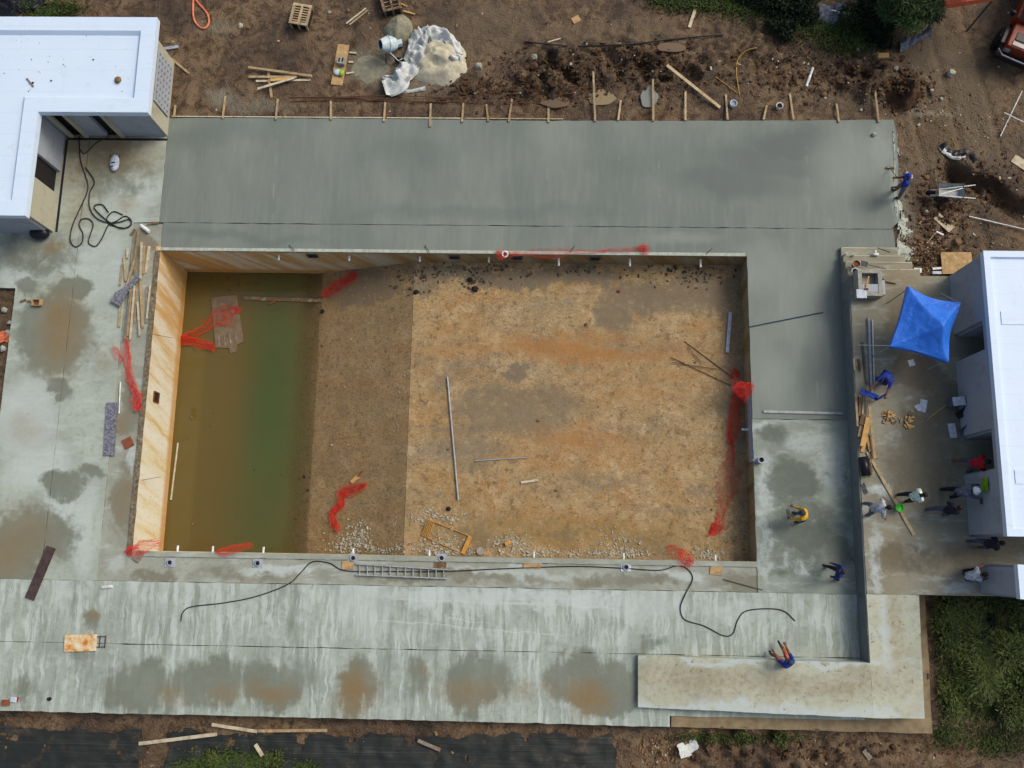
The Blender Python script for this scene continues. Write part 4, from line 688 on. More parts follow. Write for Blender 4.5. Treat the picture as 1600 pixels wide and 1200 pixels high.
# ------------------------------------------------------------------ south apron things
lad = thing('ladder', U(626, 891, -.03), 'aluminium ladder lying on the south apron', 'ladder'); a0, a1, b0, b1 = U(556, 881, .04), U(660, 888, .04), U(556, 898, .04), U(699, 904, .04); a1 = U(699, 890, .04)
for p, q in ((a0, a1), (b0, b1)): ob('rail', Geo().beam(p, q, .05, .09), 'galvanised', lad)
for k in range(12): t = .04 + k * .92 / 11; ob('rung', Geo().tube([a0.lerp(a1, t), b0.lerp(b1, t)], .022, 6), 'galvanised', lad)
for i, (a, b, wx_, wy_, rz, mt, lb_) in enumerate([(543, 883, .46, .32, .05, 'plywood', 'plywood pad beside the west end of the ladder'), (688, 880, .5, .52, 0, 'timber_dark', 'brown slatted pad under the east end of the ladder'), (832, 883, .72, .26, 0, 'plywood', 'wide plywood pad on the apron at mid pool'), (1119, 891, .48, .36, -.08, 'plywood', 'plywood pad on the apron near the southeast pool corner'), (200, 692, .4, .42, .5, 'brick_red', 'square brown tile tilted on the west apron'), (217, 869, .3, .42, -.5, 'timber_grey', 'wood block by the net at the southwest corner')]):
    p = U(a, b, -.02); g = Geo()
    t = thing('pad', (p.x, p.y, -.045), lb_, 'pad') if i == 1 else None
    if t:
        for k in range(5): ob('slat', Geo().box((p.x - .2 + .1 * k, p.y, -.025), (.088, wy_, .035)), mt, t)
    else: ob('pad', g.box((p.x, p.y, -.024 if p.y < -.22 or i == 4 else .02), (wx_, wy_, .04), rz), mt, None, lb_, 'pad')
for i, (a, b) in enumerate([(266, 879), (403, 880), (552, 872), (978, 886), (690, 872)]):
    p = U(a, b, -.04); t = thing('drain_box', p, '%s drain fitting from the west along the south apron' % ORD[sorted([266, 403, 552, 978, 690]).index(a)], 'drain', 'drain fittings on the south apron'); ob('collar', Geo().box((p.x, p.y, -.03), (.4, .34, .04)), 'paper_white' if i in (3,) else 'plaster_grey', t)
    ob('ring', Geo().lathe([(.09, 0), (.13, 0), (.13, .05), (.09, .05), (.085, .0)], (p.x, p.y, -.01), cap=False), 'pvc_grey', t, smooth=True); ob('lid', Geo().lathe([(.08, 0), (.08, .03)], (p.x, p.y, -.008)), 'hollow_dark', t)
NS = [436, 546, 656, 764, 873, 984, 1094]
for i, x in enumerate(NS): p = U(x, 404, -.55); ob('wall_pipe', Geo().tube([(p.x, PW + .05, -.5), (p.x, PW - .22 - (.12 if i > 3 else 0), -.52)], .045, 8), 'pvc_white', None, '%s white pipe stub from the west on the north basin wall' % ORD[i], 'pipe', 'pipe stubs in the north basin wall')
for i, x in enumerate([278, 333, 412, 552, 671, 834, 974, 1117]): p = U(x, 862, -.3); ob('wall_pipe', Geo().tube([(p.x, -.05, -.25), (p.x, .24, -.25)], .045, 8), 'pvc_white', None, '%s white pipe stub from the west on the south basin wall' % ORD[i], 'pipe', 'pipe stubs in the south basin wall')
p = U(1157, 671, -.6); ob('wall_pipe', Geo().tube([(25.05, p.y, -.6), (24.7, p.y, -.6)], .045, 8), 'pvc_white', None, 'white pipe stub on the east basin wall', 'pipe')
def frame(c, ax, w_, h_, label, mt='rust'):     # flat skimmer mouth on a basin wall
    t = thing('skimmer_frame', c, label, 'skimmer', 'skimmer mouths'); c = Vector(c); u = Vector(ax); n = Vector((0, -1, 0)) if abs(ax[0]) > .5 else Vector((1, 0, 0)); z_ = Vector((0, 0, 1))
    ob('mouth', Geo().beam(c + n * .004 - u * w_ / 2, c + n * .004 + u * w_ / 2, .012, h_), 'hollow_dark', t)
    for s_ in (-1, 1): ob('rim', Geo().beam(c + z_ * s_ * h_ / 2 - u * w_ / 2 + n * .02, c + z_ * s_ * h_ / 2 + u * w_ / 2 + n * .02, .05, .06), mt, t); ob('rim', Geo().beam(c + u * s_ * w_ / 2 - z_ * h_ / 2 + n * .018, c + u * s_ * w_ / 2 + z_ * h_ / 2 + n * .018, .06, .05), mt, t)
for i, x in enumerate((488, 710, 808, 930)): p = U(x, 403, -.5); frame((p.x, PW, -.5), (1, 0, 0), .42, .36, '%s skimmer mouth from the west in the north basin wall' % ORD[i], 'steel_dark')
p = U(241, 621, -.9); frame((0, p.y, -.85), (0, 1, 0), .42, .5, 'rusty framed skimmer mouth in the west basin wall')
t = thing('standpipe', U(1184, 720, -.01), 'grey standpipe with dark open mouth by the east pool edge', 'pipe'); p = U(1184, 720, -.01); ob('pipe', Geo().lathe([(.14, 0), (.14, .4), (.1, .4), (.1, .1)], (p.x + .05, p.y, -.01)), 'pvc_grey', t, smooth=False); ob('mouth', Geo().lathe([(.1, 0), (.1, .02)], (p.x + .05, p.y, .3)), 'hollow_dark', t); ob('elbow', Geo().tube([(p.x + .05, p.y, .05), (24.95, p.y, .05)], .06, 8), 'pvc_grey', t)
ob('pipe_ring', Geo().lathe([(.08, 0), (.15, 0), (.15, .06), (.08, .06), (.08, 0)], U(789, 397, .1), (0, -.4, 1), cap=False), 'pvc_white', None, 'white pipe ring sitting in the bunched net at the north edge', 'ring', smooth=True)
ob('plank', Geo().beam(U(1171, 618, -.35), U(1174, 722, -.35), .06, .5), 'pvc_grey', None, 'lilac-grey plank standing against the east basin wall', 'plank')
for i, (a, b, c_, d) in enumerate([(452, 383, 460, 392), (664, 383, 671, 395), (890, 395, 898, 384), (1104, 397, 1113, 388)]): ob('rebar_hook', Geo().tube([U(a, b, .03), U(c_, d, .1)], .016, 5), 'rebar', None, '%s rusty rebar hook from the west on the north pool edge' % ORD[i], 'rebar', 'rebar hooks on the north pool edge')
# yellow frame on the basin floor
f0, f1, f2, f3 = B(668, 811, .05), B(659, 836, .05), B(735, 838, .05), B(723, 865, .05)
fr = thing('folding_rack', B(697, 838), 'yellow folding rack with slatted ends on the basin floor', 'rack')
for p, q in ((f0, f2), (f1, f3)): ob('rail', Geo().beam(p, q, .035, .04), 'yellow_paint', fr)
for k in range(5): d = (f2 - f0).normalized() * (.07 * k + .02); ob('slat', Geo().beam(f0 + d + Vector((0, 0, .045)), f1 + d + Vector((0, 0, .045)), .026, .03), 'yellow_paint', fr)
ob('end_board', Geo().beam(f2 + Vector((0, 0, .05)), f3 + Vector((0, 0, .05)), .17, .05), 'yellow_paint', fr)
p = B(793, 849); ob('yellow_block', Geo().box((p.x, p.y, p.z + .08), (.2, .16, .16), .4).box((p.x + .1, p.y + .02, p.z + .04), (.1, .1, .08), .1), 'yellow_paint', None, 'small yellow block on the basin floor', 'block')
p = B(750, 861); ob('concrete_disc', Geo().lathe([(.15, 0), (.16, .03), (.15, .07), (.03, .075)], p), 'stone_grey', None, 'round grey concrete disc at the south basin wall', 'disc')
t = thing('wood_offcut', B(557, 748), 'broken yellowish wood offcut above the twisting net', 'offcut'); ob('piece', Geo().beam(B(549, 754, .03), B(560, 744, .03), .16, .05), 'timber_new', t); ob('piece', Geo().beam(B(559, 745, .05), B(566, 736, .05), .06, .05), 'brick_red', t)
for i, (a, b, r_) in enumerate([(504, 487, .09), (503, 541, .05), (475, 745, .07), (481, 766, .06), (841, 657, .07), (869, 766, .06), (701, 795, .1), (967, 455, .1), (903, 424, .12), (916, 507, .08), (512, 602, .05), (650, 457, .12), (742, 452, .16), (735, 437, .14), (1112, 796, .06), (300, 653, .06), (301, 819, .06), (700, 702, .05), (1086, 566, .06), (1024, 448, .06)]):
    p = B(a, b) if a > 483 else U(a, b, -3.03); ob('stone', Geo().rock((p.x, p.y, p.z + r_ * .4), r_, i), 'hollow_dark' if i < 4 or i in (6, 11, 12, 13) else ('brick_red' if i in (7, 9) else 'stone_brown'), None, 'dark stone or clod lying in the empty basin', 'stone', 'stones in the basin', smooth=False)

# rubble along the south and north walls of the basin: far too many chips to count
def scatter(name, n, fn, r0, r1, mat, kind='stuff'):
    g = Geo(); rr = random.Random(n)
    for i in range(n):
        p = fn(rr)
        if p is None: continue
        r_ = rr.uniform(r0, r1) * (1 if rr.random() < .85 else 1.7); m_ = Matrix.Rotation(rr.uniform(0, 6.3), 3, 'Z') @ Matrix.Rotation(rr.uniform(-.4, .4), 3, 'X')
        g.box((p[0], p[1], p[2] + r_ * .3), (r_ * rr.uniform(.8, 2.2), r_ * rr.uniform(.7, 1.2), r_ * rr.uniform(.4, .9)), m=m_)
    return ob(name, g, mat, None, kind=kind)
def rub(rr):
    c = rr.choice([(545, 852, 22, 9), (560, 836, 16, 12), (690, 852, 26, 9), (700, 866, 30, 5), (815, 862, 34, 7), (800, 848, 20, 8), (960, 852, 26, 14), (965, 866, 40, 5), (1108, 867, 18, 5), (880, 866, 60, 5), (680, 810, 30, 8), (600, 860, 60, 6)])
    a, b = rr.gauss(c[0], c[1 + 1] * .75), rr.gauss(c[1], c[3] * .9); p = B(a, b); return p if p.y > .05 and p.x < 24.8 else None
o_ = scatter('rubble', 1900, rub, .018, .05, 'rubble'); meta(o_, 'pale broken rubble strewn along the south basin wall', 'rubble')
meta(scatter('water_scum', 260, wlit, .012, .035, 'silt'), 'bits of scum and leaf litter floating on the green water', 'litter')
def rlit(rr): p = U(rr.choice([rr.gauss(45, 30), rr.uniform(0, 210)]), rr.uniform(45, 150), RZ); return (p.x, p.y, RZ + .002)
meta(scatter('roof_litter', 40, rlit, .01, .03, 'silt'), 'dark specks of litter on the white L-shaped roof', 'litter')
def peb(rr): x, y = rr.uniform(xw + .3, 24.8), rr.uniform(.1, PW - .1); return (x, y, floorz(x, y))
meta(scatter('pebbles', 900, peb, .012, .03, 'stone_grey'), 'tiny pebbles scattered over the whole basin floor', 'pebbles')
def deb(rr):
    a, b = rr.choice([(rr.uniform(640, 1150), rr.gauss(422, 6)), (rr.gauss(1080, 35), rr.gauss(430, 10)), (rr.gauss(745, 30), rr.gauss(430, 14)), (rr.gauss(655, 20), rr.gauss(440, 12))]); p = B(a, b); return p if p.y < PW - .05 and p.x < 24.9 else None
meta(scatter('silt_clods', 300, deb, .02, .07, 'silt'), 'dark clods and litter along the north basin wall', 'clods')
def mudst(rr):
    a, b = rr.choice([(rr.uniform(260, 1600), rr.uniform(0, 180)), (rr.uniform(1410, 1600), rr.uniform(180, 400)), (rr.uniform(820, 1450), rr.gauss(115, 26)), (rr.uniform(0, 1460), rr.uniform(1140, 1200)), (rr.gauss(1455, 22), rr.gauss(395, 16)), (rr.gauss(1460, 60), rr.gauss(180, 40)), (rr.gauss(1030, 25), rr.gauss(1175, 12))]); p = G(a, b); 
    if -10 < p.x < 31.5 and -6.3 < p.y < 18.9: return None
    return p
def clod(rr):
    c = rr.choice([(860, 112, 45, 20), (985, 95, 50, 18), (1040, 108, 40, 18), (1350, 122, 45, 16), (1422, 140, 16, 14), (1250, 105, 60, 22), (1460, 395, 25, 18), (900, 130, 60, 20), (1530, 285, 40, 20), (760, 140, 40, 10), (1470, 330, 25, 25), (1250, 1175, 120, 12)]); p = G(rr.gauss(c[0], c[2]), rr.gauss(c[1], c[3])); return None if (-10 < p.x < 31.6 and -6.4 < p.y < 19.05) or p.x > 33 and p.y < 12.2 and p.y > -1 else p
meta(scatter('earth_clods', 3000, clod, .025, .085, 'dirt_red'), 'reddish earth clods heaped over the dug mud', 'clods'); meta(scatter('mud_stones', 1700, mudst, .015, .055, 'stone_brown'), 'brown stones scattered over the mud round the site', 'stones'); meta(scatter('pale_stones', 260, mudst, .02, .055, 'rubble'), 'pale stones and cement crumbs scattered over the mud', 'stones')

# ------------------------------------------------------------------ north mud: mixer, sand, crates
def mound(name, px, py, rx, ry, h, mat, label, cat, seed=0, rough=.25):
    c = G(px, py); g = Geo(); n = 26; v = []
    def P(u, v_):
        a = u * 2 * math.pi; r = v_; e = 1 + .28 * vnoise(math.cos(a) * 2 + seed, math.sin(a) * 2 + seed + 3); x = c.x + rx * e * r * math.cos(a); y = c.y + ry * e * r * math.sin(a); zb = gz(x, y)
        return (x, y, zb - .03 + h * (1 - r ** 1.6) * (1 + rough * 2 * fbm(np.array([x * 2.3]), np.array([y * 2.3]), 3)[0]) if r < .99 else zb - .05)
    g.grid(40, 12, P); return ob(name, g, mat, None, label, cat, smooth=True)
mound('sand_heap', 680, 97, 1.5, 1.2, .5, 'sand', 'pale sand heap half covered by a white tarpaulin', 'sand heap', 3, .6)
mound('cement_heap', 622, 46, .65, .75, .45, 'cement_mound', 'grey-green heap behind the concrete mixer', 'heap', 8); mound('dirt_heap', 1420, 140, .75, .75, .4, 'dirt_red', 'reddish dirt heap beside the vehicle track', 'dirt heap', 5, .5)
mound('cement_heap', 578, 108, .9, .7, .16, 'cement_mound', 'low spread of spilled grey cement left of the mixer', 'heap', 12)
def tarp(pts, wid, mat, label, cat='tarpaulin', amp=.16, lift=.12, name='tarpaulin', base=None):
    cen = smoothpath(pts, 7); L = sum((cen[i + 1] - cen[i]).length for i in range(len(cen) - 1)); n = max(6, int(L / .07))
    def P(u, v):
        t = u * (len(cen) - 1); i = min(int(t), len(cen) - 2); p = cen[i].lerp(cen[i + 1], t - i); d = (cen[i + 1] - cen[i]).normalized(); nn = Vector((-d.y, d.x, 0)).normalized(); wv = wid * (1 + .5 * vnoise(u * L * 1.1, 7.))
        k = fbm(np.array([u * L * 3.]), np.array([v * wid * 3.2]), 4)[0]; k2 = vnoise(u * L * 6, v * 5 + 5)
        return p + nn * ((v - .5) * wv + .28 * k * wid) + d * (.25 * vnoise(u * L * 2 + 5, v * 3) * wid) + Vector((0, 0, lift * math.sin(math.pi * v) + amp * (abs(k) * 1.3 + .35 * k2) * (.35 + .65 * math.sin(math.pi * v)) + .02))
    return ob(name, Geo().grid(n, max(6, int(wid / .06)), P), mat, None, label, cat, smooth=True)
def H(a, b, dz=0.): p = G(a, b); p.z += dz; return U(a, b, p.z)
tarp([H(603, 136), H(625, 128, .05), H(645, 104, .12), H(652, 78, .18), H(662, 58, .18), H(672, 55, .12)], 1.0, 'tarp_white', 'crumpled white tarpaulin on the left side of the sand heap', amp=.8)
tarp([H(672, 53, .1), H(690, 58, .12), H(703, 72, .12), H(712, 92, .08), H(722, 96, .0)], .8, 'tarp_white', 'crumpled white tarpaulin over the top of the sand heap', amp=.6)
tarp([H(608, 140), H(640, 143), H(665, 138)], .2, 'tarp_white', 'dirty tarpaulin hem below the sand heap', amp=.12, lift=.04)
tarp([G(-6, 12), G(25, 10), G(50, 5), G(72, -2)], 1.1, 'black_plastic', 'black plastic sheet at the top left corner beyond the white roof', 'plastic sheet', amp=.25, lift=.06, name='plastic_sheet')
one('plank', (268, 92), (296, 115), gd, .11, .05, T, 'plank lying on the mud against the pierced block wall', 'plank'); one('board', (257, 76), (279, 73), gd, .14, .05, 'pvc_grey', 'short grey board behind the pierced block wall', 'board')
# concrete mixer
c = G(606, 72); mx = thing('concrete_mixer', c, 'pale blue concrete mixer with its drum tilted west', 'concrete mixer'); ax = Vector((-.82, -.35, .45)).normalized(); cd_ = U(606, 69, .75)
ob('drum', Geo().lathe([(.1, -.42), (.24, -.38), (.33, -.15), (.34, .05), (.22, .34), (.24, .37), (.2, .37), (.2, .3)], cd_, ax, 18), 'mixer_paint', mx, smooth=True); ob('drum_mouth', Geo().lathe([(.2, 0), (.2, .01)], cd_ + ax * .33, ax, 18), 'hollow_dark', mx)
ob('gear_ring', Geo().lathe([(.345, -.03), (.375, -.03), (.375, .03), (.345, .03), (.345, -.03)], cd_, ax, 24, False), 'mixer_paint', mx); ob('motor', Geo().box(cd_ - ax * .55, (.28, .22, .24), .3), 'mixer_paint', mx)
for k, (dx, dy) in enumerate(((.35, -.35), (.35, .3), (-.2, -.38), (-.25, .34))): ob('leg', Geo().beam((cd_.x + dx * .4, cd_.y + dy, cd_.z - .1), (cd_.x + dx, cd_.y + dy * 1.15, gz(cd_.x + dx, cd_.y + dy)), .05, .05), 'steel_dark', mx)
for s_ in (-1, 1): ob('wheel', Geo().lathe([(.02, -.04), (.17, -.04), (.19, 0), (.17, .04), (.02, .04)], (cd_.x + .4, cd_.y + .36 * s_, c.z + .18), (0, 1, 0), 14), 'truck_tyre', mx)
ob('handle', Geo().tube([cd_ + Vector((.1, -.4, 0)), cd_ + Vector((.45, -.62, -.3)), cd_ + Vector((.62, -.5, -.3))], .02, 6), 'pvc_white', mx)
# pallet crates
def crate(px, py, lx, ly, h, rz, mat, label, n, dark='hollow_dark'):
    c = G(px, py); t = thing('pallet_crate', c, label, 'crate'); m3 = Matrix.Rotation(rz, 3, 'Z'); W_ = lambda x, y, z_: c + m3 @ Vector((x, y, z_))
    ob('core', Geo().box(W_(0, 0, h / 2 - .02), (lx - .06, ly - .06, h - .04), rz), dark, t)
    for s_ in (-1, 1): ob('top_rail', Geo().beam(W_(-lx / 2, s_ * (ly / 2 - .05), h), W_(lx / 2, s_ * (ly / 2 - .05), h), .12, .05), mat, t); ob('end_rail', Geo().beam(W_(s_ * (lx / 2 - .05), -ly / 2 + .11, h), W_(s_ * (lx / 2 - .05), ly / 2 - .11, h), .12, .05), mat, t)
    ob('centre_rail', Geo().beam(W_(0, -ly / 2 + .11, h), W_(0, ly / 2 - .11, h), .1, .05), mat, t)
    for i in range(n):
        y = -ly / 2 + .14 + (ly - .28) * (i + .5) / n
        for s_ in (-1, 1): ob('slat', Geo().beam(W_(s_ * .06, y, h - .02), W_(s_ * (lx / 2 - .12), y, h - .02), .05, .03), mat, t)
    for s_ in (-1, 1):
        for k in (-1, 0, 1): ob('post', Geo().beam(W_(k * (lx / 2 - .06), s_ * (ly / 2 - .02), 0), W_(k * (lx / 2 - .06), s_ * (ly / 2 - .02), h - .03), .08, .06), mat, t)
crate(473, 31, .85, 1.0, .42, -.17, 'timber', 'wooden slatted pallet crate standing on the north mud', 6); crate(612, 8, .85, 1.1, .45, .25, 'timber_dark', 'dark slatted crate at the top edge beside the grey heap', 4)
one('stick', (620, 3), (636, 10), gd, .06, .04, TN, 'upper yellow stick behind the dark crate', 'stick'); one('stick', (630, 17), (648, 22), gd, .06, .04, TN, 'lower yellow stick beside the dark crate', 'stick')
one('plywood_sheet', (537, 70), (526, 133), gd, .52, .04, 'plywood', 'narrow plywood board carrying the block and sack left of the mixer', 'plywood')
p = G(534, 97, .1); t = thing('concrete_block', p, 'grey hollow concrete block on the narrow plywood board', 'block'); ob('body', Geo().box((p.x, p.y, p.z + .1), (.34, .34, .2), -.15), 'stone_grey', t)
for s_ in (-1, 1): ob('cavity', Geo().box((p.x + .075 * s_, p.y, p.z + .2), (.07, .2, .01), -.15), 'hollow_dark', t)
p = G(530, 114, .1); t = thing('sack', p, 'white and lime sack on the narrow plywood board', 'sack'); ob('bag', Geo().ell((p.x - .05, p.y, p.z + .06), (.2, .16, .08)), 'paper_white', t, smooth=True); ob('printed_end', Geo().ell((p.x + .1, p.y - .03, p.z + .07), (.13, .17, .08)), 'lime_green', t, smooth=True)
for i, (a, b, c_, d) in enumerate([(546, 82, 557, 83), (545, 97, 552, 97), (541, 115, 553, 113)]): one('batten', (a, b), (c_, d), gd, .07, .04, TP, '%s short batten from the top on the right side of the plywood board' % ORD[i], 'batten')
p = G(900, 31); ob('plywood_offcut', Geo().box((p.x, p.y, p.z + .02), (.36, .3, .03), .5), 'plywood', None, 'small tan plywood offcut on the north mud', 'offcut')
p = G(1377, 91); ob('foam_block', Geo().box((p.x, p.y, p.z + .12), (.5, .24, .24), .05).box((p.x, p.y, p.z + .25), (.44, .19, .03), .05), 'plywood', None, 'tan block lying at the foot of the trees', 'block')
for i, (a, b, r_, mt) in enumerate([(835, 90, .15, 'stone_grey'), (1365, 211, .12, 'stone_grey'), (892, 101, .09, 'rubble'), (1287, 148, .13, 'stone_brown'), (376, 41, .12, 'rubble'), (388, 44, .11, 'stone_brown'), (1345, 172, .07, 'rubble'), (1455, 142, .1, 'rubble'), (1470, 155, .1, 'rubble'), (1418, 306, .1, 'stone_brown'), (1447, 278, .14, 'stone_brown'), (1416, 271, .1, 'rubble'), (1494, 378, .2, 'stone_brown'), (1400, 108, .12, 'stone_grey'), (748, 105, .2, 'stone_grey'), (1447, 331, .09, 'rubble'), (515, 20, .1, 'rubble'), (435, 65, .08, 'rubble'), (1485, 115, .2, 'rubble'), (1340, 77, .09, 'rubble')]):
    p = G(a, b) if a != 1365 else U(a, b, 0); ob('boulder', Geo().rock((p.x, p.y, p.z + r_ * .4), r_, 50 + i), mt, None, ['round grey boulder alone on the north mud', 'grey block left on the fresh deck near its northeast corner'][i] if i < 2 else 'loose lump of stone on the mud around the fresh deck', 'boulder', None if i < 2 else 'loose stones on the mud')
def sheet_pool(name, px, py, rx, ry, mat, label, cat, seed):
    c = G(px, py); zc = max(gz(c.x + dx, c.y + dy) for dx in (-rx * .5, 0, rx * .5) for dy in (-ry * .5, 0, ry * .5)) + .012
    P = []
    for k in range(36): a = k * math.pi / 18; e = 1 + .35 * vnoise(math.cos(a) * 1.6 + seed, math.sin(a) * 1.6); P.append((c.x + rx * e * math.cos(a), c.y + ry * e * math.sin(a)))
    return ob(name, Geo().prism(P, zc - .12, zc), mat, None, kind='structure')
sheet_pool('puddle', 940, 153, .58, .36, 'puddle_silt', 'p', 'puddle', 2); sheet_pool('puddle', 1014, 152, .36, .55, 'puddle_slurry', 'p', 'puddle', 6); sheet_pool('puddle', 868, 162, .6, .22, 'puddle_mud', 'p', 'puddle', 9); sheet_pool('puddle', 1048, 76, .6, .22, 'puddle_mud', 'p', 'puddle', 12)
def bucket(px, py, z_, mat, label, r=.15, h=.28, fill='hollow_dark', rimmat=None):
    p = U(px, py, z_); t = thing('bucket', p, label, 'bucket'); ob('shell', Geo().lathe([(r * .8, 0), (r, h), (r * .9, h), (r * .72, .03)], p, (0, 0, 1), 16), mat, t, smooth=True); ob('filling', Geo().lathe([(r * .86, 0), (r * .86, .01)], p + Vector((0, 0, h * .75)), (0, 0, 1), 16), fill, t)
    ob('rim', Geo().lathe([(r * .9, h - .02), (r * 1.08, h - .02), (r * 1.08, h + .015), (r * .9, h + .015), (r * .9, h - .02)], p, (0, 0, 1), 16, False), rimmat or mat, t); ob('handle', Geo().tube(smoothpath([p + Vector((-r, 0, h)), p + Vector((-r * .6, -r * .8, h + .02)), p + Vector((r * .6, -r * .8, h + .02)), p + Vector((r, 0, h))], 4), .008, 5), 'galvanised', t); return t
bucket(1144, 166, G(1144, 166).z, 'paper_white', 'white bucket with grey water beside the fresh deck', .15, .28, 'pvc_grey'); bucket(1216, 169, G(1216, 169).z, 'pvc_white', 'bucket with dark contents east of the white bucket', .14, .24)
bucket(1402, 794, PZ + .05, 'green_bucket', 'bright green bucket standing on the long slim plank', .15, .26, 'green_bucket'); bucket(1335, 415, PZ - .19, 'rust', 'rusty bucket on the terrace steps', .16, .25, 'rust', 'stone_grey'); bucket(1333, 426, PZ, 'pvc_white', 'white-rimmed dark bucket below the rusty bucket', .13, .22)
# wheelbarrow
c = G(1478, 306); wbw = thing('wheelbarrow', c, 'grey wheelbarrow carrying pipes on the mud east of the deck', 'wheelbarrow'); m3 = Matrix.Rotation(R(-4), 3, 'Z'); Wb = lambda x, y, z_: c + m3 @ Vector((x, y, z_))
tr = Geo(); r0 = [(-.42, -.2), (.38, -.26), (.38, .26), (-.42, .2)]; r1 = [(-.55, -.28), (.5, -.34), (.5, .34), (-.55, .28)]
tr.add([Wb(x, y, .3) for x, y in r0] + [Wb(x, y, .58) for x, y in r1], [(0, 1, 2, 3)] + [(k, (k + 1) % 4, 4 + (k + 1) % 4, 4 + k) for k in range(4)]); ob('tray', tr, 'galvanised', wbw)
for s_ in (-1, 1): ob('handle', Geo().beam(Wb(-.75, .1 * s_, .2), Wb(.95, .3 * s_, .62), .04, .04), 'pvc_white', wbw); ob('leg', Geo().beam(Wb(.35, .25 * s_, .45), Wb(.4, .27 * s_, 0), .04, .04), 'steel_dark', wbw)
ob('wheel', Geo().lathe([(.03, -.05), (.17, -.05), (.2, 0), (.17, .05), (.03, .05)], Wb(-.75, 0, .19), m3 @ Vector((0, 1, 0)), 16), 'truck_tyre', wbw); ob('brace', Geo().beam(Wb(-.5, -.22, .62), Wb(.42, .12, .62), .035, .02), 'pvc_white', wbw)
tarp([H(1470, 228), H(1482, 240), H(1497, 240), H(1510, 238), H(1525, 252)], .36, 'black_plastic', 'torn black plastic sheet on the mud east of the deck', 'plastic sheet', amp=.2, lift=.04, name='plastic_sheet'); tarp([H(1472, 236), H(1490, 246), H(1508, 247)], .2, 'tarp_white', 'pale plastic strip beside the torn black sheet', 'plastic sheet', amp=.15, lift=.05, name='plastic_sheet')
tarp([H(1402, 78), H(1418, 68), H(1436, 60), H(1448, 52)], .4, 'cloth_slate', 'grey-blue rag bundle at the foot of the trees', 'rags', amp=.4, lift=.2, name='rag_bundle')
tarp([H(1062, 1176), H(1078, 1168), H(1090, 1160)], .45, 'tarp_white', 'crumpled pale cloth on the mud below the ledge', 'cloth', amp=.12, lift=.06, name='cloth')
tarp([H(1278, 20), H(1300, 22), H(1318, 20)], .9, 'cloth_slate', 'faded blue tarpaulin bundle under the dark shrubs', amp=.35, lift=.2); one('pipe', (1300, 16), (1334, 23), lambda a, b: gz(*G(a, b).xy) + .35, .05, .05, 'pvc_white', 'white frame pipe over the faded tarpaulin', 'pipe', True)
# cement slopped over the ragged east end of the deck
pth = smoothpath([U(a, b, 0) for a, b in ((1397, 190), (1400, 240), (1400, 290), (1402, 330), (1406, 360), (1404, 405))], 12)
def spill(u, v):
    p = pth[min(len(pth) - 1, int(round(u * (len(pth) - 1))))]; wd_ = (.18 + 1.0 * max(0, u - .42)) * (1 + .9 * vnoise(u * 19, 2)); x = p.x - .1 + v * wd_ + .12 * vnoise(u * 40, v * 3) * v; y = p.y + .12 * vnoise(u * 27, v * 4 + 7); return (x, y, max(.008 - .16 * v ** 2, gz(x, y) + .012) + .05 * abs(fbm(np.array([x * 6]), np.array([y * 6]), 3)[0]))
g = Geo().grid(120, 12, spill); g.f = [f for f in g.f if fbm(np.array([g.v[f[0]][0] * 3.]), np.array([g.v[f[0]][1] * 3.]), 3)[0] < .32 - .035 * (f[0] % 13)]; ob('cement_spill', g, 'cement_splash', None, kind='structure', smooth=True)

# ------------------------------------------------------------------ west deck things
p = U(181, 256, 0); t = thing('cement_sack', p, 'white cement sack with dark print in front of the white building', 'sack'); ob('bag', Geo().ell((p.x, p.y, .11), (.21, .4, .12), 12, 8), 'paper_white', t, smooth=True); ob('fold', Geo().box((p.x, p.y + .36, .1), (.36, .1, .08)), 'cloth_slate', t)
for k in range(3): ob('print_mark', Geo().box((p.x - .04 + .03 * k, p.y - .2 + .16 * k, .232 - .02 * abs(k - 1)), (.2 - .05 * k, .06, .006), .5 - .4 * k), 'cloth_navy', t)
p = U(66, 365, 0); g = Geo(); g.ell((p.x, p.y, .2), (.42, .3, .24), 16, 10)
g.v = [tuple(Vector(v) + Vector((.09 * vnoise(v[0] * 5, v[1] * 5), .09 * vnoise(v[1] * 5, v[2] * 5), .07 * vnoise(v[0] * 6, v[2] * 6)))) for v in g.v]; ob('refuse_bag', g, 'black_plastic', None, 'shiny black refuse bag beside the white building wall', 'bag', smooth=True)
p = U(59, 474, 0); t = thing('carton', p, 'small open tan carton on the damp west deck', 'carton')
for dx, dy, sx, sy in ((-.16, 0, .02, .28), (.16, 0, .02, .28), (0, .13, .3, .02), (0, -.13, .3, .02)): ob('side', Geo().box((p.x + dx, p.y + dy, .09), (sx, sy, .18)), 'plywood', t)
ob('bottom', Geo().box((p.x, p.y, .012), (.3, .24, .02)), 'timber_dark', t); ob('flap', Geo().box((p.x + .24, p.y, .17), (.14, .26, .015)), 'plywood', t)
for i, (a, b) in enumerate([(40, 469), (35, 471), (46, 471)]): p = U(a, b, 0); ob('clod', Geo().rock((p.x, p.y, .04), .08, 90 + i), 'stone_brown', None, 'brown clod beside the tan carton', 'clod', 'clods beside the carton')
t = thing('shuttering_sheet', U(126, 1003, 0), 'rust-stained white shuttering sheet with a small rack end on the south deck', 'sheet'); a, b = U(101, 1005, .05), U(151, 1004, .05); ob('sheet_face', Geo().beam(a, b, .64, .06), 'rusty_sheet', t)
for dy in (-.2, .2): ob('rack_bar', Geo().beam(b + Vector((-.02, dy + .02, 0)), b + Vector((.36, dy + .05, 0)), .03, .03), 'steel_dark', t)
for dx in (.12, .34): ob('rack_rung', Geo().beam(b + Vector((dx, -.2, 0)), b + Vector((dx, .26, 0)), .03, .03), 'steel_dark', t)
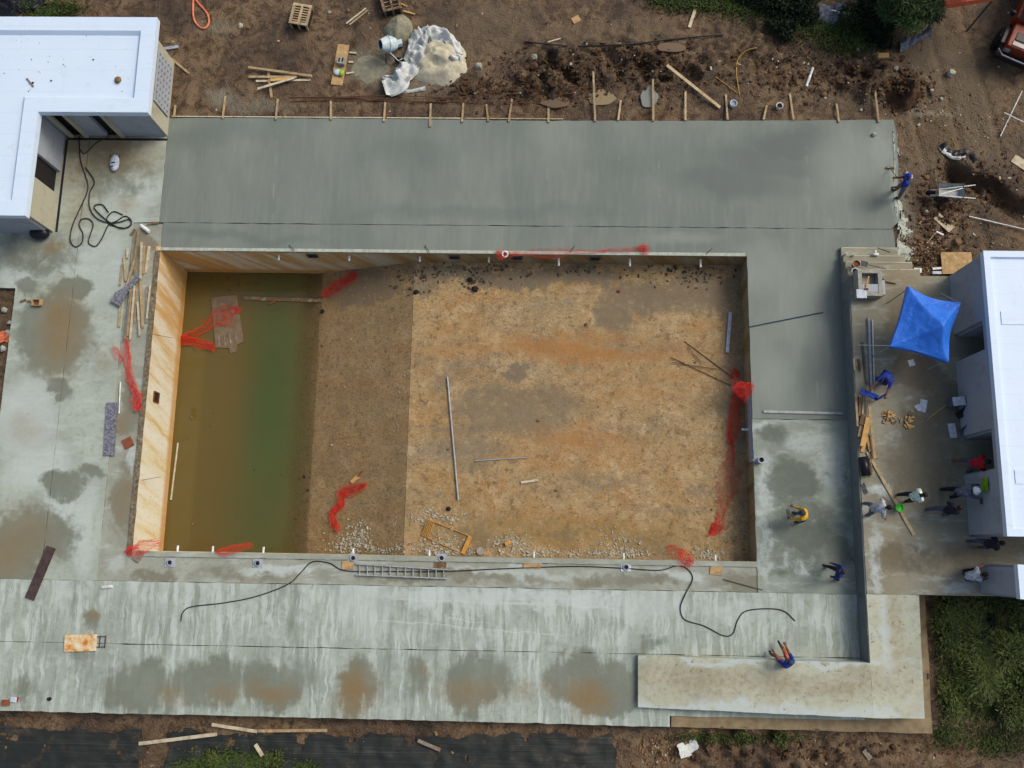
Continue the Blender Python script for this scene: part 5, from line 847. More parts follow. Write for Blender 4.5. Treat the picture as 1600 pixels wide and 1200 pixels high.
lid_ = ob('carton', Geo().box(U(22, 1093, .05), (.26, .18, .09), -.1), 'paper_white', None, 'small white and red carton at the deck\'s southwest edge', 'carton'); ob('red_end', Geo().box(U(27, 1093, .052), (.05, .17, .085), -.1), 'cloth_red', lid_)
ob('brick', Geo().box(U(9, 1098, .05), (.3, .22, .1)), 'brick_red', None, 'brown brick beside the small white carton', 'brick'); ob('stone', Geo().rock(U(77, 1092, .04), .09, 99), 'hollow_dark', None, 'dark stone alone near the south deck edge', 'stone')
g = Geo(); p = U(12, 500, -.2)
for i, (a, b) in enumerate([(8, 485), (14, 520), (6, 545), (18, 505)]): q = G(a, b); ob('stone', Geo().rock((q.x, q.y, q.z + .06), .16, 120 + i), 'stone_grey', None, 'stone in the dirt pit at the west deck edge', 'stone', 'stones in the west pit')
tarp([G(0, 530), G(10, 525), G(18, 528)], .4, 'cloth_orange', 'orange-brown rag in the dirt pit at the west edge', 'rag', amp=.2, lift=.05, name='rag')

# ------------------------------------------------------------------ terrace things
p = U(1350, 447, PZ); t = thing('masonry_counter', p, 'low masonry counter with an open middle above the terrace steps', 'counter'); hh = .55
cx0, cx1, cy0, cy1 = U(1333, 440, PZ).x, U(1370, 440, PZ).x, U(1350, 468, PZ).y, U(1350, 427, PZ).y
for (x0, x1, y0_, y1_) in ((cx0, cx0 + .16, cy0, cy1), (cx1 - .16, cx1, cy0, cy1), (cx0 + .165, cx1 - .165, cy1 - .16, cy1), (cx0 + .165, cx1 - .165, cy0, cy0 + .16)): ob('course', Geo().box(((x0 + x1) / 2, (y0_ + y1_) / 2, PZ + hh / 2), (x1 - x0, y1_ - y0_, hh)), 'stone_grey', t)
ob('counter_top', Geo().box(((cx0 + cx1) / 2, cy0 + .33, PZ + hh - .04), (cx1 - cx0 - .34, .32, .05)), 'plaster_grey', t); ob('floor', Geo().box(((cx0 + cx1) / 2, (cy0 + cy1) / 2, PZ + .2), (cx1 - cx0 - .34, cy1 - cy0 - .34, .02)), 'stone_grey', t)
def zc_(a, b): return U(a, b, PZ + hh)
p = zc_(1346, 459); ob('white_sheet', Geo().box((p.x, p.y, PZ + hh + .012), (.4, .36, .02)), 'paper_white', None, 'pale square sheet on the low masonry counter', 'sheet')
p, q = zc_(1357, 432), zc_(1353, 452); t = thing('hammer', p, 'orange-handled hammer across the low masonry counter', 'hammer'); ob('handle', Geo().beam((p.x, p.y, PZ + hh + .02), (q.x, q.y, PZ + hh + .02), .06, .03), 'timber_new', t); ob('head', Geo().box((q.x, q.y, PZ + hh + .03), (.16, .06, .06)), 'rust', t)
p = zc_(1369, 447); t = thing('block_with_hole', U(1369, 447, PZ), 'pale block with a round hole beside the masonry counter', 'block'); ob('body', Geo().box((p.x + .25, p.y, PZ + .2), (.34, .6, .4)), 'plaster_grey', t); ob('hole', Geo().lathe([(.07, 0), (.07, .004)], (p.x + .25, p.y - .05, PZ + .401)), 'hollow_dark', t)
t = thing('pipe_tee', U(1367, 397, .4), 'white pipe tee fitting on the terrace steps', 'pipe fitting'); p = U(1367, 397, .42); ob('run', Geo().tube([p + Vector((-.12, -.03, .05)), p + Vector((.12, -.03, .05))], .06, 9), 'pvc_white', t, smooth=True); ob('branch', Geo().tube([p + Vector((0, -.03, .05)), p + Vector((0, .14, .05))], .05, 9), 'pvc_white', t, smooth=True)
for i, (a, b) in enumerate([(1322, 397), (1333, 399)]): p = U(a, b, .42); ob('cup', Geo().lathe([(.04, 0), (.055, .1), (.045, .1), (.03, .02)], p), 'pvc_white', None, ['white cup at the west end of the terrace steps', 'smaller white cup right of the other on the terrace steps'][i], 'cup', smooth=True)
p, q = U(1345, 411, PZ - .1), U(1384, 420, PZ + .05); t = thing('shovel', p, 'shovel lying across the terrace steps', 'shovel'); ob('blade', Geo().beam(p, p.lerp(q, .28), .22, .03), 'steel_dark', t); ob('handle', Geo().tube([p.lerp(q, .26), q], .02, 6), 'timber_dark', t)
ob('curved_offcut', Geo().tube(smoothpath([U(1377, 434, PZ + .03), U(1386, 440, PZ + .05), U(1400, 443, PZ + .03)], 5), .03, 6), 'timber_dark', None, 'curved dark offcut on the terrace north of the canopy', 'offcut')
one('rod', (1371, 387), (1391, 394), .2, .03, .03, 'steel_dark', 'thin dark rod at the top of the terrace steps', 'rod', True)
for i, (cx_, cy_) in enumerate([(1388, 652), (1419, 658)]):
    c = U(cx_, cy_, PZ); rr = random.Random(i)
    for k in range(34):
        r_ = abs(rr.gauss(0, .2)); a = rr.uniform(0, 6.28); L = rr.uniform(.08, .2); ang = rr.uniform(0, 3.14); x, y = c.x + r_ * math.cos(a), c.y + r_ * math.sin(a); d = Vector((math.cos(ang), math.sin(ang), 0)) * L / 2; zz_ = PZ + .015 + max(0, .12 - r_ * .3) * rr.random()
        ob('wood_offcut', Geo().beam(Vector((x, y, zz_)) - d, Vector((x, y, zz_ + rr.uniform(0, .03))) + d, rr.uniform(.03, .07), .025), rr.choice(['timber_new', 'timber_new', 'timber', 'timber_dark']), None, ['cut wood chip in the western pile of offcuts on the terrace', 'cut wood chip in the eastern pile of offcuts on the terrace'][i], 'offcut', ['western pile of offcuts', 'eastern pile of offcuts'][i])
for i, (a, b, lx, ly, rz, lb_) in enumerate([(1442, 634, .28, .5, -.25, 'pale rectangular sheet lying in the middle of the terrace'), (1424, 567, .24, .26, .3, 'small pale sheet lying below the canopy corner'), (1488, 673, .28, .58, .1, 'narrow pale sheet near the long building wall'), (1372, 684, .3, .3, .2, 'pale patch sheet beside the lumber') ][:3]): p = U(a, b, PZ); ob('sheet', Geo().box((p.x, p.y, PZ + .012), (lx, ly, .016), rz), 'paper_white', None, lb_, 'sheet')
p = U(1434, 637, PZ); ob('sheet', Geo().box((p.x, p.y, PZ + .03), (.2, .24, .016), .6), 'paper_white', None, 'small pale sheet overlapping the larger terrace sheet', 'sheet')
one('broom', (1448, 656), (1486, 627), PZ + .03, .035, .035, 'timber_new', 'broom handle lying on the terrace near the wall', 'broom', True)
p = U(1502, 627, PZ + .6); t = thing('foam_box', U(1500, 634, PZ), 'pale lidded box by the long building wall', 'box'); ob('box', Geo().box((p.x - .1, p.y, PZ + .3), (.4, .3, .6)), 'cloth_slate', t); ob('lid', Geo().box((p.x - .1, p.y, PZ + .63), (.46, .34, .06), .1), 'paper_white', t)
for i, (a, b, mt) in enumerate([(1500, 646, 'cloth_black'), (1505, 673, 'cloth_jeans')]): tarp([U(a - 5, b - 4, PZ), U(a + 1, b, PZ), U(a + 4, b + 6, PZ)], .4, mt, ['dark bag slumped below the pale lidded box', 'blue-grey bag slumped at the corner of the doorway'][i], 'bag', amp=.3, lift=.28, name='bag')
t = thing('plastic_roll', U(1355, 731, PZ), 'black plastic roll at the end of the stacked lumber', 'roll'); ob('roll', Geo().tube([U(1348, 714, PZ + .16), U(1354, 743, PZ + .16)], .17, 12), 'black_plastic', t, smooth=True); ob('roll_core', Geo().tube([U(1359, 716, PZ + .08), U(1361, 742, PZ + .08)], .07, 8), 'timber_dark', t)
for i, (a, b, c_, d) in enumerate([(1346, 757, 1356, 770), (1348, 763, 1353, 772), (1350, 754, 1354, 768)]): one('tool', (a, b), (c_, d), PZ + .02, .05, .03, 'steel_dark', '%s dark hand tool from the west on the pale terrace patch' % ORD[i], 'tool')
g = Geo(); p = U(1548, 758, PZ + 1.6); xw2 = xr + .0
vest = thing('safety_vest', (xw2, p.y, PZ + 1.3), 'lime green vest hanging on the long building wall', 'vest'); ob('vest', Geo().grid(6, 8, lambda u, v: (xw2 - .02 - .05 * abs(vnoise(u * 3, v * 4)), U(1548, 758, PZ + 1.6).y - .25 + .5 * u, PZ + 1.35 + .5 * v)), 'lime_green', vest, smooth=True); ob('hook', Geo().tube([(xw2 + .02, p.y, PZ + 1.86), (xw2 - .06, p.y, PZ + 1.86)], .012, 5), 'steel_dark', vest)
saw = thing('saw_stand', U(1368, 622, PZ), 'blue mitre saw on a low stand among the lumber', 'saw'); p = U(1368, 622, PZ + .5)
ob('table', Geo().beam(U(1345, 611, PZ + .5), U(1372, 622, PZ + .5), .22, .06), 'cloth_royal', saw); ob('saw_arm', Geo().beam(U(1371, 624, PZ + .62), U(1384, 616, PZ + .7), .08, .08), 'cloth_navy', saw); ob('blade', Geo().lathe([(.13, 0), (.13, .012)], p + Vector((.1, 0, .02)), (.3, 1, 0), 16), 'galvanised', saw)
for a, b in ((1347, 614), (1368, 626), (1349, 608), (1371, 620)): q = U(a, b, PZ); ob('leg', Geo().tube([U(a, b, PZ + .48), q], .02, 6), 'steel_dark', saw)

# ------------------------------------------------------------------ people
def person(loc, head, cols, label, lean=8, legs=((4, 6), (-6, 4)), arms=((25, 10, 20), (20, 10, 25)), headwear='hair', sit=None, neckx=0, legcols=None, splay=.04):
    """cols: shirt, trousers, forearm, shin; legs: (hip flexion, knee flexion); arms: (shoulder flexion, abduction, elbow flexion) right then left"""
    V_ = Vector; t = V_((0, math.sin(R(lean)), math.cos(R(lean)))); J = []; E_ = []; RA = []; SEG = []
    def j(p, r): J.append(V_(p)); RA.append(r); return len(J) - 1
    def e(a, b, m_): E_.append((a, b)); SEG.append((a, b, m_))
    pel = j((0, 0, 0), .155); bel = j(t * .16, .16); ch = j(t * .34, .175); nk = j(t * .47, .07); hn = t.lerp(V_((0, math.sin(R(lean * .6 + neckx)), math.cos(R(lean * .6 + neckx)))), .7).normalized(); nt_ = j(J[nk] + hn * .07, .052)
    e(pel, bel, 0); e(bel, ch, 0); e(ch, nk, 0); e(nk, nt_, 2); hc = J[nk] + hn * .19; hands = []
    for s_, (a, b, c_) in zip((1, -1), arms):
        sh = j(J[ch] + t * .08 + V_((s_ * .17, 0, 0)), .092); d1 = V_((s_ * math.sin(R(b)), math.cos(R(b)) * math.sin(R(a)), -math.cos(R(b)) * math.cos(R(a)))); el = j(J[sh] + d1 * .29, .062)
        d2 = V_((s_ * math.sin(R(b * .4)), math.cos(R(b * .4)) * math.sin(R(a + c_)), -math.cos(R(b * .4)) * math.cos(R(a + c_)))); wr = j(J[el] + d2 * .25, .04); pm = j(J[wr] + d2 * .08, .036)
        e(ch, sh, 0); e(sh, el, 0); e(el, wr, 3); e(wr, pm, 2); hands.append((J[pm], d2, s_))
    feet = []
    for s_, (hf, kf) in zip((1, -1), legs):
        hp = j((s_ * .09, 0, -.06), .115); d1 = V_((s_ * splay * 2, math.sin(R(hf)), -math.cos(R(hf)))).normalized(); kn = j(J[hp] + d1 * .42, .082); d2 = V_((s_ * splay, math.sin(R(hf - kf)), -math.cos(R(hf - kf)))).normalized(); an = j(J[kn] + d2 * .40, .058)
        ft = V_((0, 1, 0)) if abs(hf - kf) < 75 else V_((0, .3, -.95)); he = j(J[an] + d2 * .035 - ft * .02, .042); to = j(J[an] + ft * .16 + d2 * .045, .038); e(pel, hp, 1); e(hp, kn, 1); e(kn, an, 4); e(an, he, 5); e(he, to, 5); feet.append(J[to])
    me = bpy.data.meshes.new('tmp'); me.from_pydata([tuple(p) for p in J], E_, []); tmp = bpy.data.objects.new('tmp', me); col.objects.link(tmp)
    sk = tmp.modifiers.new('Skin', 'SKIN'); sk.branch_smoothing = .3; ss = tmp.modifiers.new('Sub', 'SUBSURF'); ss.levels = ss.render_levels = 1
    for i, sv in enumerate(me.skin_vertices[0].data): sv.radius = (RA[i], RA[i]); sv.use_root = i == pel
    ev = tmp.evaluated_get(bpy.context.evaluated_depsgraph_get()); body = bpy.data.meshes.new_from_object(ev); bpy.data.objects.remove(tmp)
    g = Geo(); g.v = [tuple(v.co) for v in body.vertices]; g.f = [tuple(p.vertices) for p in body.polygons]; nb = len(g.f); bpy.data.meshes.remove(body)
    hm = V_((0, 0, 1)).rotation_difference(hn).to_matrix(); o_ = len(g.v); g.ell(hc, (.078, .098, .125), 12, 9, hm)
    g.ell(hc + hm @ V_((0, .1, -.02)), (.014, .022, .024), 6, 5, hm)
    for s_ in (-1, 1): g.ell(hc + hm @ V_((s_ * .08, -.005, -.005)), (.012, .022, .033), 6, 5, hm)
    for pm, d, s_ in hands:                       # palm plus four fingers and a thumb, all slightly curled
        side = d.cross(V_((0, 0, 1))); side = side.normalized() if side.length > .1 else V_((1, 0, 0)); up = side.cross(d).normalized(); g.ell(pm + d * .015, (.042, .042, .042), 8, 6)
        for k, L in enumerate((.062, .07, .066, .052)): b0 = pm + d * .03 + side * (.032 - .021 * k); g.tube([b0, b0 + d * L * .6, b0 + d * L * .95 - up * L * .45], .0095, 5)
        b0 = pm + side * .036 * s_; g.tube([b0, b0 + side * .03 * s_ + d * .03, b0 + side * .03 * s_ + d * .06 - up * .01], .0105, 5)
    zmin = min(v[2] for v in g.v) if sit is None else None
    root = thing('person', Vector(loc), label, 'person'); rot = Matrix.Rotation(head, 3, 'Z'); off = V_((0, 0, -zmin)) if sit is None else V_((0, 0, sit))
    fm = sum(feet, V_()) / 2; off2 = V_((-fm.x, -fm.y + .08, 0)) if sit is None else V_()
    KS = 1.1; Tf = lambda p: rot @ ((V_(p) + off + off2) * KS) + V_(loc)
    mats = [cols[0], cols[1], 'skin', cols[2], cols[3], 'shoe']; cen = [sum((V_(g.v[i]) for i in f), V_()) / len(f) for f in g.f]; mi = []
    for n_, c_ in enumerate(cen):
        if n_ >= nb: mi.append(2); continue
        best = 9; bm_ = 0
        for a, b, m_ in SEG:
            ab = J[b] - J[a]; tt = max(0, min(1, (c_ - J[a]).dot(ab) / max(1e-6, ab.dot(ab)))); dd = (c_ - J[a] - ab * tt).length - .35 * min(RA[a], RA[b])
            if dd < best: best = dd; bm_ = m_
        mi.append(bm_)
    gg = Geo(); gg.v = [tuple(Tf(v)) for v in g.v]; gg.f = g.f; bo = ob('body', gg, mats, root, smooth=True)
    if len(bo.data.polygons) == len(mi): bo.data.polygons.foreach_set('material_index', mi)
    hw = Geo(); R3 = rot @ hm
    def HB(x, y, z_): return Tf(hc + hm @ V_((x, y, z_)))
    if headwear == 'hair': hw.ell(HB(0, -.018, .026), (.097, .108, .123), 12, 8, R3); ob('hair', hw, 'hair', root, smooth=True)
    elif headwear.startswith('cap'): hw.lathe([(.106, 0), (.112, .03), (.09, .094), (.045, .119), (.01, .123)], HB(0, -.005, .035), R3 @ V_((0, 0, 1)), 14); ob('cap', hw, 'cap_blue' if headwear == 'cap' else headwear[4:], root, smooth=True); ob('cap_peak', Geo().box(HB(0, .125, .045), (.13, .09, .012), m=R3), 'cap_blue' if headwear == 'cap' else headwear[4:], root)
    elif headwear == 'helmet': hw.lathe([(.165, 0), (.165, .016), (.13, .022), (.123, .077), (.094, .126), (.044, .152), (.01, .156)], HB(0, .0, .03), R3 @ V_((0, 0, 1)), 16); ob('helmet', hw, 'helmet_white', root, smooth=True)
    for s_ in (-1, 1): ob('eye', Geo().ell(HB(s_ * .032, .088, .012), (.011, .008, .009), 6, 4, R3), 'eye', root)
    ob('mouth', Geo().ell(HB(0, .088, -.062), (.024, .008, .007), 6, 4, R3), 'lip', root)
    root['pose_hand'] = tuple(Tf(hands[0][0])); hd = (Tf(hands[0][0]), Tf(hands[1][0])); del root['pose_hand']
    return root, Tf, hd, t, J
W_, E2 = R(90), R(-90)                           # facing west, facing east
r_, Tf, hd, tt, J = person(U(1398, 303, 0), R(75), ('cloth_royal', 'cloth_slate', 'skin', 'cloth_slate'), 'person in royal blue shirt and cap sweeping at the northeast deck edge', 16, ((10, 12), (-8, 4)), ((12, 4, 35), (8, 4, 40)), 'cap:cloth_royal')
c = Tf(J[2] + tt * .06 + Vector((.06, -.165, 0))); ob('emblem', Geo().lathe([(.045, 0), (.075, 0), (.075, .008), (.045, .008), (.045, 0)], Tf(J[2] + tt * .17 + Vector((.09, -.14, .02))), Vector((.7, -.2, .7)), 14, False), 'logo_white', r_, 'white ring emblem on the blue shirt')
bh = (hd[0] + hd[1]) / 2; bq = U(1391, 262, .04); br = thing('broom', U(1390, 268, .0), 'long-handled broom held by the person at the northeast deck edge', 'broom'); ob('handle', Geo().tube([hd[0] + Vector((.05, 0, .08)), bq], .018, 6), 'timber_dark', br); ob('head', Geo().box((bq.x, bq.y, .04), (.34, .07, .08)), 'timber_dark', br)
r_, Tf, hd, tt, J = person(U(1243, 808, -.014), R(70), ('cloth_yellow', 'cloth_jeans', 'cloth_yellow', 'cloth_jeans'), 'person in yellow shirt and dark cap troweling the patched east deck', 26, ((12, 14), (-4, 6)), ((14, 5, 35), (8, 6, 40)), 'cap')
t = thing('trowel', hd[1], 'dark trowel in the hand of the person in yellow', 'trowel'); ob('handle', Geo().tube([hd[1] + Vector((0, .03, .03)), hd[1] + Vector((-.02, .12, -.02))], .015, 6), 'timber_dark', t); ob('blade', Geo().box(hd[1] + Vector((-.04, .22, -.04)), (.14, .24, .012), .2), 'steel_dark', t)
person(U(1297, 894, -.014), R(65), ('cloth_navy', 'cloth_black', 'cloth_navy', 'cloth_black'), 'person in navy shirt walking beside the terrace wall', 14, ((20, 10), (-16, 12)), ((10, 6, 25), (-6, 6, 20)), 'hair')
ls = U(1229, 1037, .75); person((ls.x, Lin.y - .12, ledge_z(ls.x)), R(28), ('cloth_royal', 'cloth_orange', 'skin', 'skin'), 'person in blue shirt and orange trousers sitting on the ledge', 14, ((84, 62), (78, 78)), ((45, 8, 40), (40, 8, 45)), 'cap', sit=.12, splay=.1)
person(U(1354, 796, PZ), E2, ('cloth_grey', 'cloth_slate', 'skin', 'cloth_slate'), 'person in pale grey shirt bending over beside the green bucket', 34, ((10, 8), (6, 10)), ((10, 24, 25), (10, 24, 25)), 'hair', splay=.1)
person(U(1411, 778, PZ), R(-80), ('cloth_white', 'cloth_black', 'cloth_white', 'cloth_black'), 'person in white and green shirt standing right of the green bucket', 14, ((8, 4), (-6, 6)), ((6, 5, 30), (10, 5, 30)), 'hair')
r8 = person(U(1462, 799, PZ), R(-62), ('cloth_black', 'cloth_jeans', 'cloth_black', 'cloth_jeans'), 'person in dark shirt and jeans between the white helmet and the terrace plank', 16, ((18, 10), (-14, 10)), ((14, 6, 30), (2, 6, 25)), 'hair', splay=.1)
r_, Tf, hd, tt, J = person(U(1480, 771, PZ), E2, ('cloth_slate', 'cloth_black', 'cloth_slate', 'cloth_black'), 'person in grey shirt and white helmet working at the wall', 30, ((14, 10), (-10, 6)), ((60, 8, 20), (40, 10, 30)), 'helmet')
e_ = U(1553, 777, PZ + 1.2); t = thing('spade', hd[0], 'long-handled tool held by the person in the white helmet', 'tool'); ob('handle', Geo().tube([hd[0], Vector((xr + .0, hd[0].y - .12, PZ + 1.25))], .02, 6), 'timber_dark', t); ob('blade', Geo().box((xr - .04, hd[0].y - .13, PZ + 1.25), (.1, .18, .03)), 'steel_dark', t)
person(U(1502, 728, PZ), E2, ('cloth_red', 'cloth_jeans', 'skin', 'skin'), 'person in red shirt and jeans stepping into the doorway', 20, ((22, 14), (-14, 14)), ((30, 14, 30), (15, 14, 30)), 'hair', splay=.08)
person(U(1524, 850, PZ), R(-80), ('cloth_black', 'cloth_jeans', 'cloth_navy', 'cloth_jeans'), 'person in black top at the passage between the two east buildings', 16, ((16, 8), (-12, 8)), ((8, 8, 30), (8, 8, 30)), 'hair')
person(U(1511, 897, PZ), R(-75), ('cloth_grey', 'cloth_black', 'skin', 'cloth_black'), 'crouching person with black hair and pale shirt by the small block', 34, ((95, 120), (80, 115)), ((30, 8, 40), (30, 8, 40)), 'hair')
person(U(1374, 596, PZ), R(150), ('cloth_royal', 'cloth_navy', 'skin', 'cloth_navy'), 'person in blue crouching beside the pale pipe and lumber', 45, ((95, 125), (85, 120)), ((60, 15, 25), (60, 15, 25)), 'cap:cloth_navy')

# ------------------------------------------------------------------ orange truck at the north-east
fc = U(1553, 84, .6); ang = math.atan2(-.9, -.42); fwd = Vector((math.cos(ang), math.sin(ang), 0)); rgt = Vector((fwd.y, -fwd.x, 0))
tk_o = Vector((fc.x, fc.y, G(1553, 84).z)) - fwd * .1 - rgt * 1.0; tk = thing('truck', tk_o - fwd * 2.2, 'orange truck with black bumper parked on the track', 'truck'); m3 = Matrix((fwd, -rgt, Vector((0, 0, 1)))).transposed(); Wt = lambda x, y, z_: tk_o + m3 @ Vector((x, y, z_))
def tb(nm, x0, x1, y0, y1, z0, z1, mt, par=None, tap=0.): 
    g = Geo(); v = [Wt(x, y * (1 - (tap if z_ == z1 else 0)), z_) for z_ in (z0, z1) for y in (y0, y1) for x in (x0, x1)]; g.add(v, [(0, 2, 3, 1), (4, 5, 7, 6), (0, 1, 5, 4), (2, 6, 7, 3), (0, 4, 6, 2), (1, 3, 7, 5)]); o = ob(nm, g, mt, par or tk); bv = o.modifiers.new('Bevel', 'BEVEL'); bv.width = .05; bv.segments = 2; return o
tb('chassis', -4.6, -.1, -.45, .45, .45, .7, 'truck_black'); hood = tb('hood', -1.35, -.15, -.82, .82, .65, 1.2, 'truck_orange', tap=.06); tb('cabin', -2.7, -1.36, -.9, .9, .65, 1.45, 'truck_orange'); cbr = tb('cabin_roof', -2.6, -1.75, -.78, .78, 1.46, 1.98, 'truck_black', tap=.1)
g = Geo().add([Wt(-1.38, -.8, 1.46), Wt(-1.38, .8, 1.46), Wt(-1.78, .7, 1.97), Wt(-1.78, -.7, 1.97)], [(0, 1, 2, 3)]); ob('windscreen', g, 'glass_dark', tk)
tb('bumper', -.12, .1, -.98, .98, .45, .75, 'truck_black'); ob('bumper_bar', Geo().tube([Wt(-.1, -.95, .86), Wt(.12, -.7, .86), Wt(.14, 0, .86), Wt(.12, .7, .86), Wt(-.1, .95, .86)], .035, 7), 'chrome', tk, smooth=True)
for y in (-.55, .1): tb('hood_vent', -.9, -.5, y, y + .42, 1.195, 1.235, 'truck_black', hood)
tb('engine_panel', -.45, -.22, -.6, .6, 1.19, 1.23, 'glass_dark', hood)
for s_ in (-1, 1):
    tb('headlight', -.16, -.1, s_ * .62 - .14, s_ * .62 + .14, .8, 1.02, 'chrome'); tb('mirror', -1.5, -1.38, s_ * 1.12 - .1, s_ * 1.12 + .1, 1.35, 1.6, 'truck_black'); tb('fender', -1.3, -.35, s_ * .9 - .12, s_ * .9 + .12, .82, .95, 'truck_black')
    for x in (-.85, -3.7):
        wh = ob('wheel', Geo().lathe([(.1, -.13), (.3, -.13), (.42, -.1), (.44, 0), (.42, .1), (.3, .13), (.1, .13)], Wt(x, s_ * 1.0, .44), m3 @ Vector((0, 1, 0)), 20), 'truck_tyre', tk, smooth=False)
        for k in range(10): a = k * math.pi / 5; ob('tread_lug', Geo().beam(Wt(x + .44 * math.cos(a), s_ * 1.0 - .11, .44 + .44 * math.sin(a)), Wt(x + .44 * math.cos(a), s_ * 1.0 + .11, .44 + .44 * math.sin(a)), .06, .04), 'truck_tyre', wh)
tb('load_bed', -5.0, -2.85, -1.0, 1.0, .8, .95, 'truck_black')
for s_ in (-1, 1): tb('bed_side', -5.0, -2.85, s_ * 1.0 - .03, s_ * 1.0 + .03, .955, 1.4, 'truck_orange')
tb('headboard', -2.95, -2.86, -.95, .95, .955, 1.6, 'truck_black')
# orange awning
aw = thing('awning', U(1520, -8, 0), 'orange flat awning at the top edge beside the trees', 'awning'); za = 2.4; P = [U(a, b, za) for a, b in ((1476, 8), (1560, -6), (1556, -60), (1472, -46))]; ob('canopy', Geo().prism([(p.x, p.y) for p in P], za - .3, za), 'awning_orange', aw)
for p in P: q = p.lerp(sum(P, Vector()) / 4, .06); ob('post', Geo().tube([(q.x, q.y, gz(q.x, q.y)), (q.x, q.y, za - .28)], .04, 7), 'steel_dark', aw)

# ------------------------------------------------------------------ vegetation
def leaves(n, fn, L, Wd, seed):
    rr = np.random.default_rng(seed); P = fn(n, rr); n = len(P); d = rr.normal(size=(n, 3)); d[:, 2] = d[:, 2] * .5 + .25; d /= np.linalg.norm(d, axis=1)[:, None]
    s_ = np.cross(d, rr.normal(size=(n, 3))); s_ /= np.linalg.norm(s_, axis=1)[:, None]; l = L * rr.uniform(.6, 1.4, (n, 1)); w_ = Wd * rr.uniform(.6, 1.4, (n, 1)); mid = P + d * l * .5
    tip = P + d * l + np.array([0, 0, -.25]) * l; v = np.stack([P, mid + s_ * w_ * .5, tip, mid - s_ * w_ * .5], 1).reshape(-1, 3); g = Geo(); g.v = v.tolist(); g.f = [(4 * i, 4 * i + 1, 4 * i + 2, 4 * i + 3) for i in range(n)]; return g
def tree(px, py, h, cr, label, mat, seed, n=15000, L=.3, Wd=.035):
    p = G(px, py); rr = random.Random(seed); t = thing('tree', p, label, 'tree', 'trees along the north edge'); lean = Vector((rr.uniform(-.1, .1), rr.uniform(-.1, .1), 1)); top = p + lean * h * .8
    tr = ob('trunk', Geo().tube(smoothpath([p - Vector((0, 0, .1)), p + lean * h * .4 + Vector((.08, .05, 0)), top], 5), .14, 9, r2=.04), 'bark', t, smooth=True); cl = []
    for k in range(16):
        a = rr.uniform(0, 6.28); r_ = cr * math.sqrt(rr.random()) * .85; c = p + Vector((r_ * math.cos(a), r_ * math.sin(a), h * rr.uniform(.45, .95) - .25 * r_)); cl.append((c, rr.uniform(.3, .55) * cr))
        if k < 7: s0 = p + lean * h * rr.uniform(.35, .6); ob('limb', Geo().tube(smoothpath([s0, s0.lerp(c, .5) + Vector((0, 0, .12)), c], 4), .045, 6, r2=.012), 'bark', t, smooth=True)
    def fn(n, q):
        i = q.integers(0, len(cl), n); C = np.array([tuple(c[0]) for c in cl])[i]; r_ = np.array([c[1] for c in cl])[i]; d = q.normal(size=(n, 3)); d /= np.linalg.norm(d, axis=1)[:, None]; d[:, 2] *= .6; return C + d * (r_ * q.uniform(.35, 1, n) ** .6)[:, None]
    ob('crown', leaves(n, fn, L, Wd, seed), mat, t); return t
tree(1400, 38, 3.6, 1.3, 'tree with light green crown left of the orange awning', 'leaf_tree', 1); tree(1462, 10, 4.2, 1.4, 'tree with bright crown touching the orange awning', 'leaf_tree', 2); tree(1428, -25, 4.4, 1.6, 'tree crown cut by the top edge between the awning and dark shrubs', 'leaf_tree', 3)
def shrub(px, py, h, cr, label, seed, mat='leaf_dark', n=6500, grp='dark shrubs on the north edge', L=.14):
    p = G(px, py); t = thing('shrub', p, label, 'shrub', grp); rr = random.Random(seed); cl = [(p + Vector((rr.gauss(0, cr * .45), rr.gauss(0, cr * .45), h * rr.uniform(.3, .8))), cr * rr.uniform(.35, .6)) for _ in range(9)]
    for k in range(4): ob('stem', Geo().tube([p, p.lerp(cl[k][0], .5) + Vector((0, 0, .1)), cl[k][0]], .025, 5, r2=.008), 'bark', t)
    def fn(n, q):
        i = q.integers(0, len(cl), n); C = np.array([tuple(c[0]) for c in cl])[i]; r_ = np.array([c[1] for c in cl])[i]; d = q.normal(size=(n, 3)); d /= np.linalg.norm(d, axis=1)[:, None]; d[:, 2] *= .6; P = C + d * (r_ * q.uniform(.3, 1, n) ** .6)[:, None]; P[:, 2] = np.maximum(P[:, 2], p.z + .03); return P
    ob('foliage', leaves(n, fn, L, L * .4, seed), mat, t); return t
for i, (a, b, h, r_) in enumerate([(1205, 5, .9, .9), (1250, 18, 1., .9), (1345, 20, 1.3, .9), (1180, -8, .8, .9), (1230, 42, .6, .6), (1370, 60, .7, .6)]): shrub(a, b, h, r_, '%s dark shrub from the west on the north mud edge' % ORD[[1180, 1205, 1230, 1250, 1345, 1370].index(a)], 20 + i)
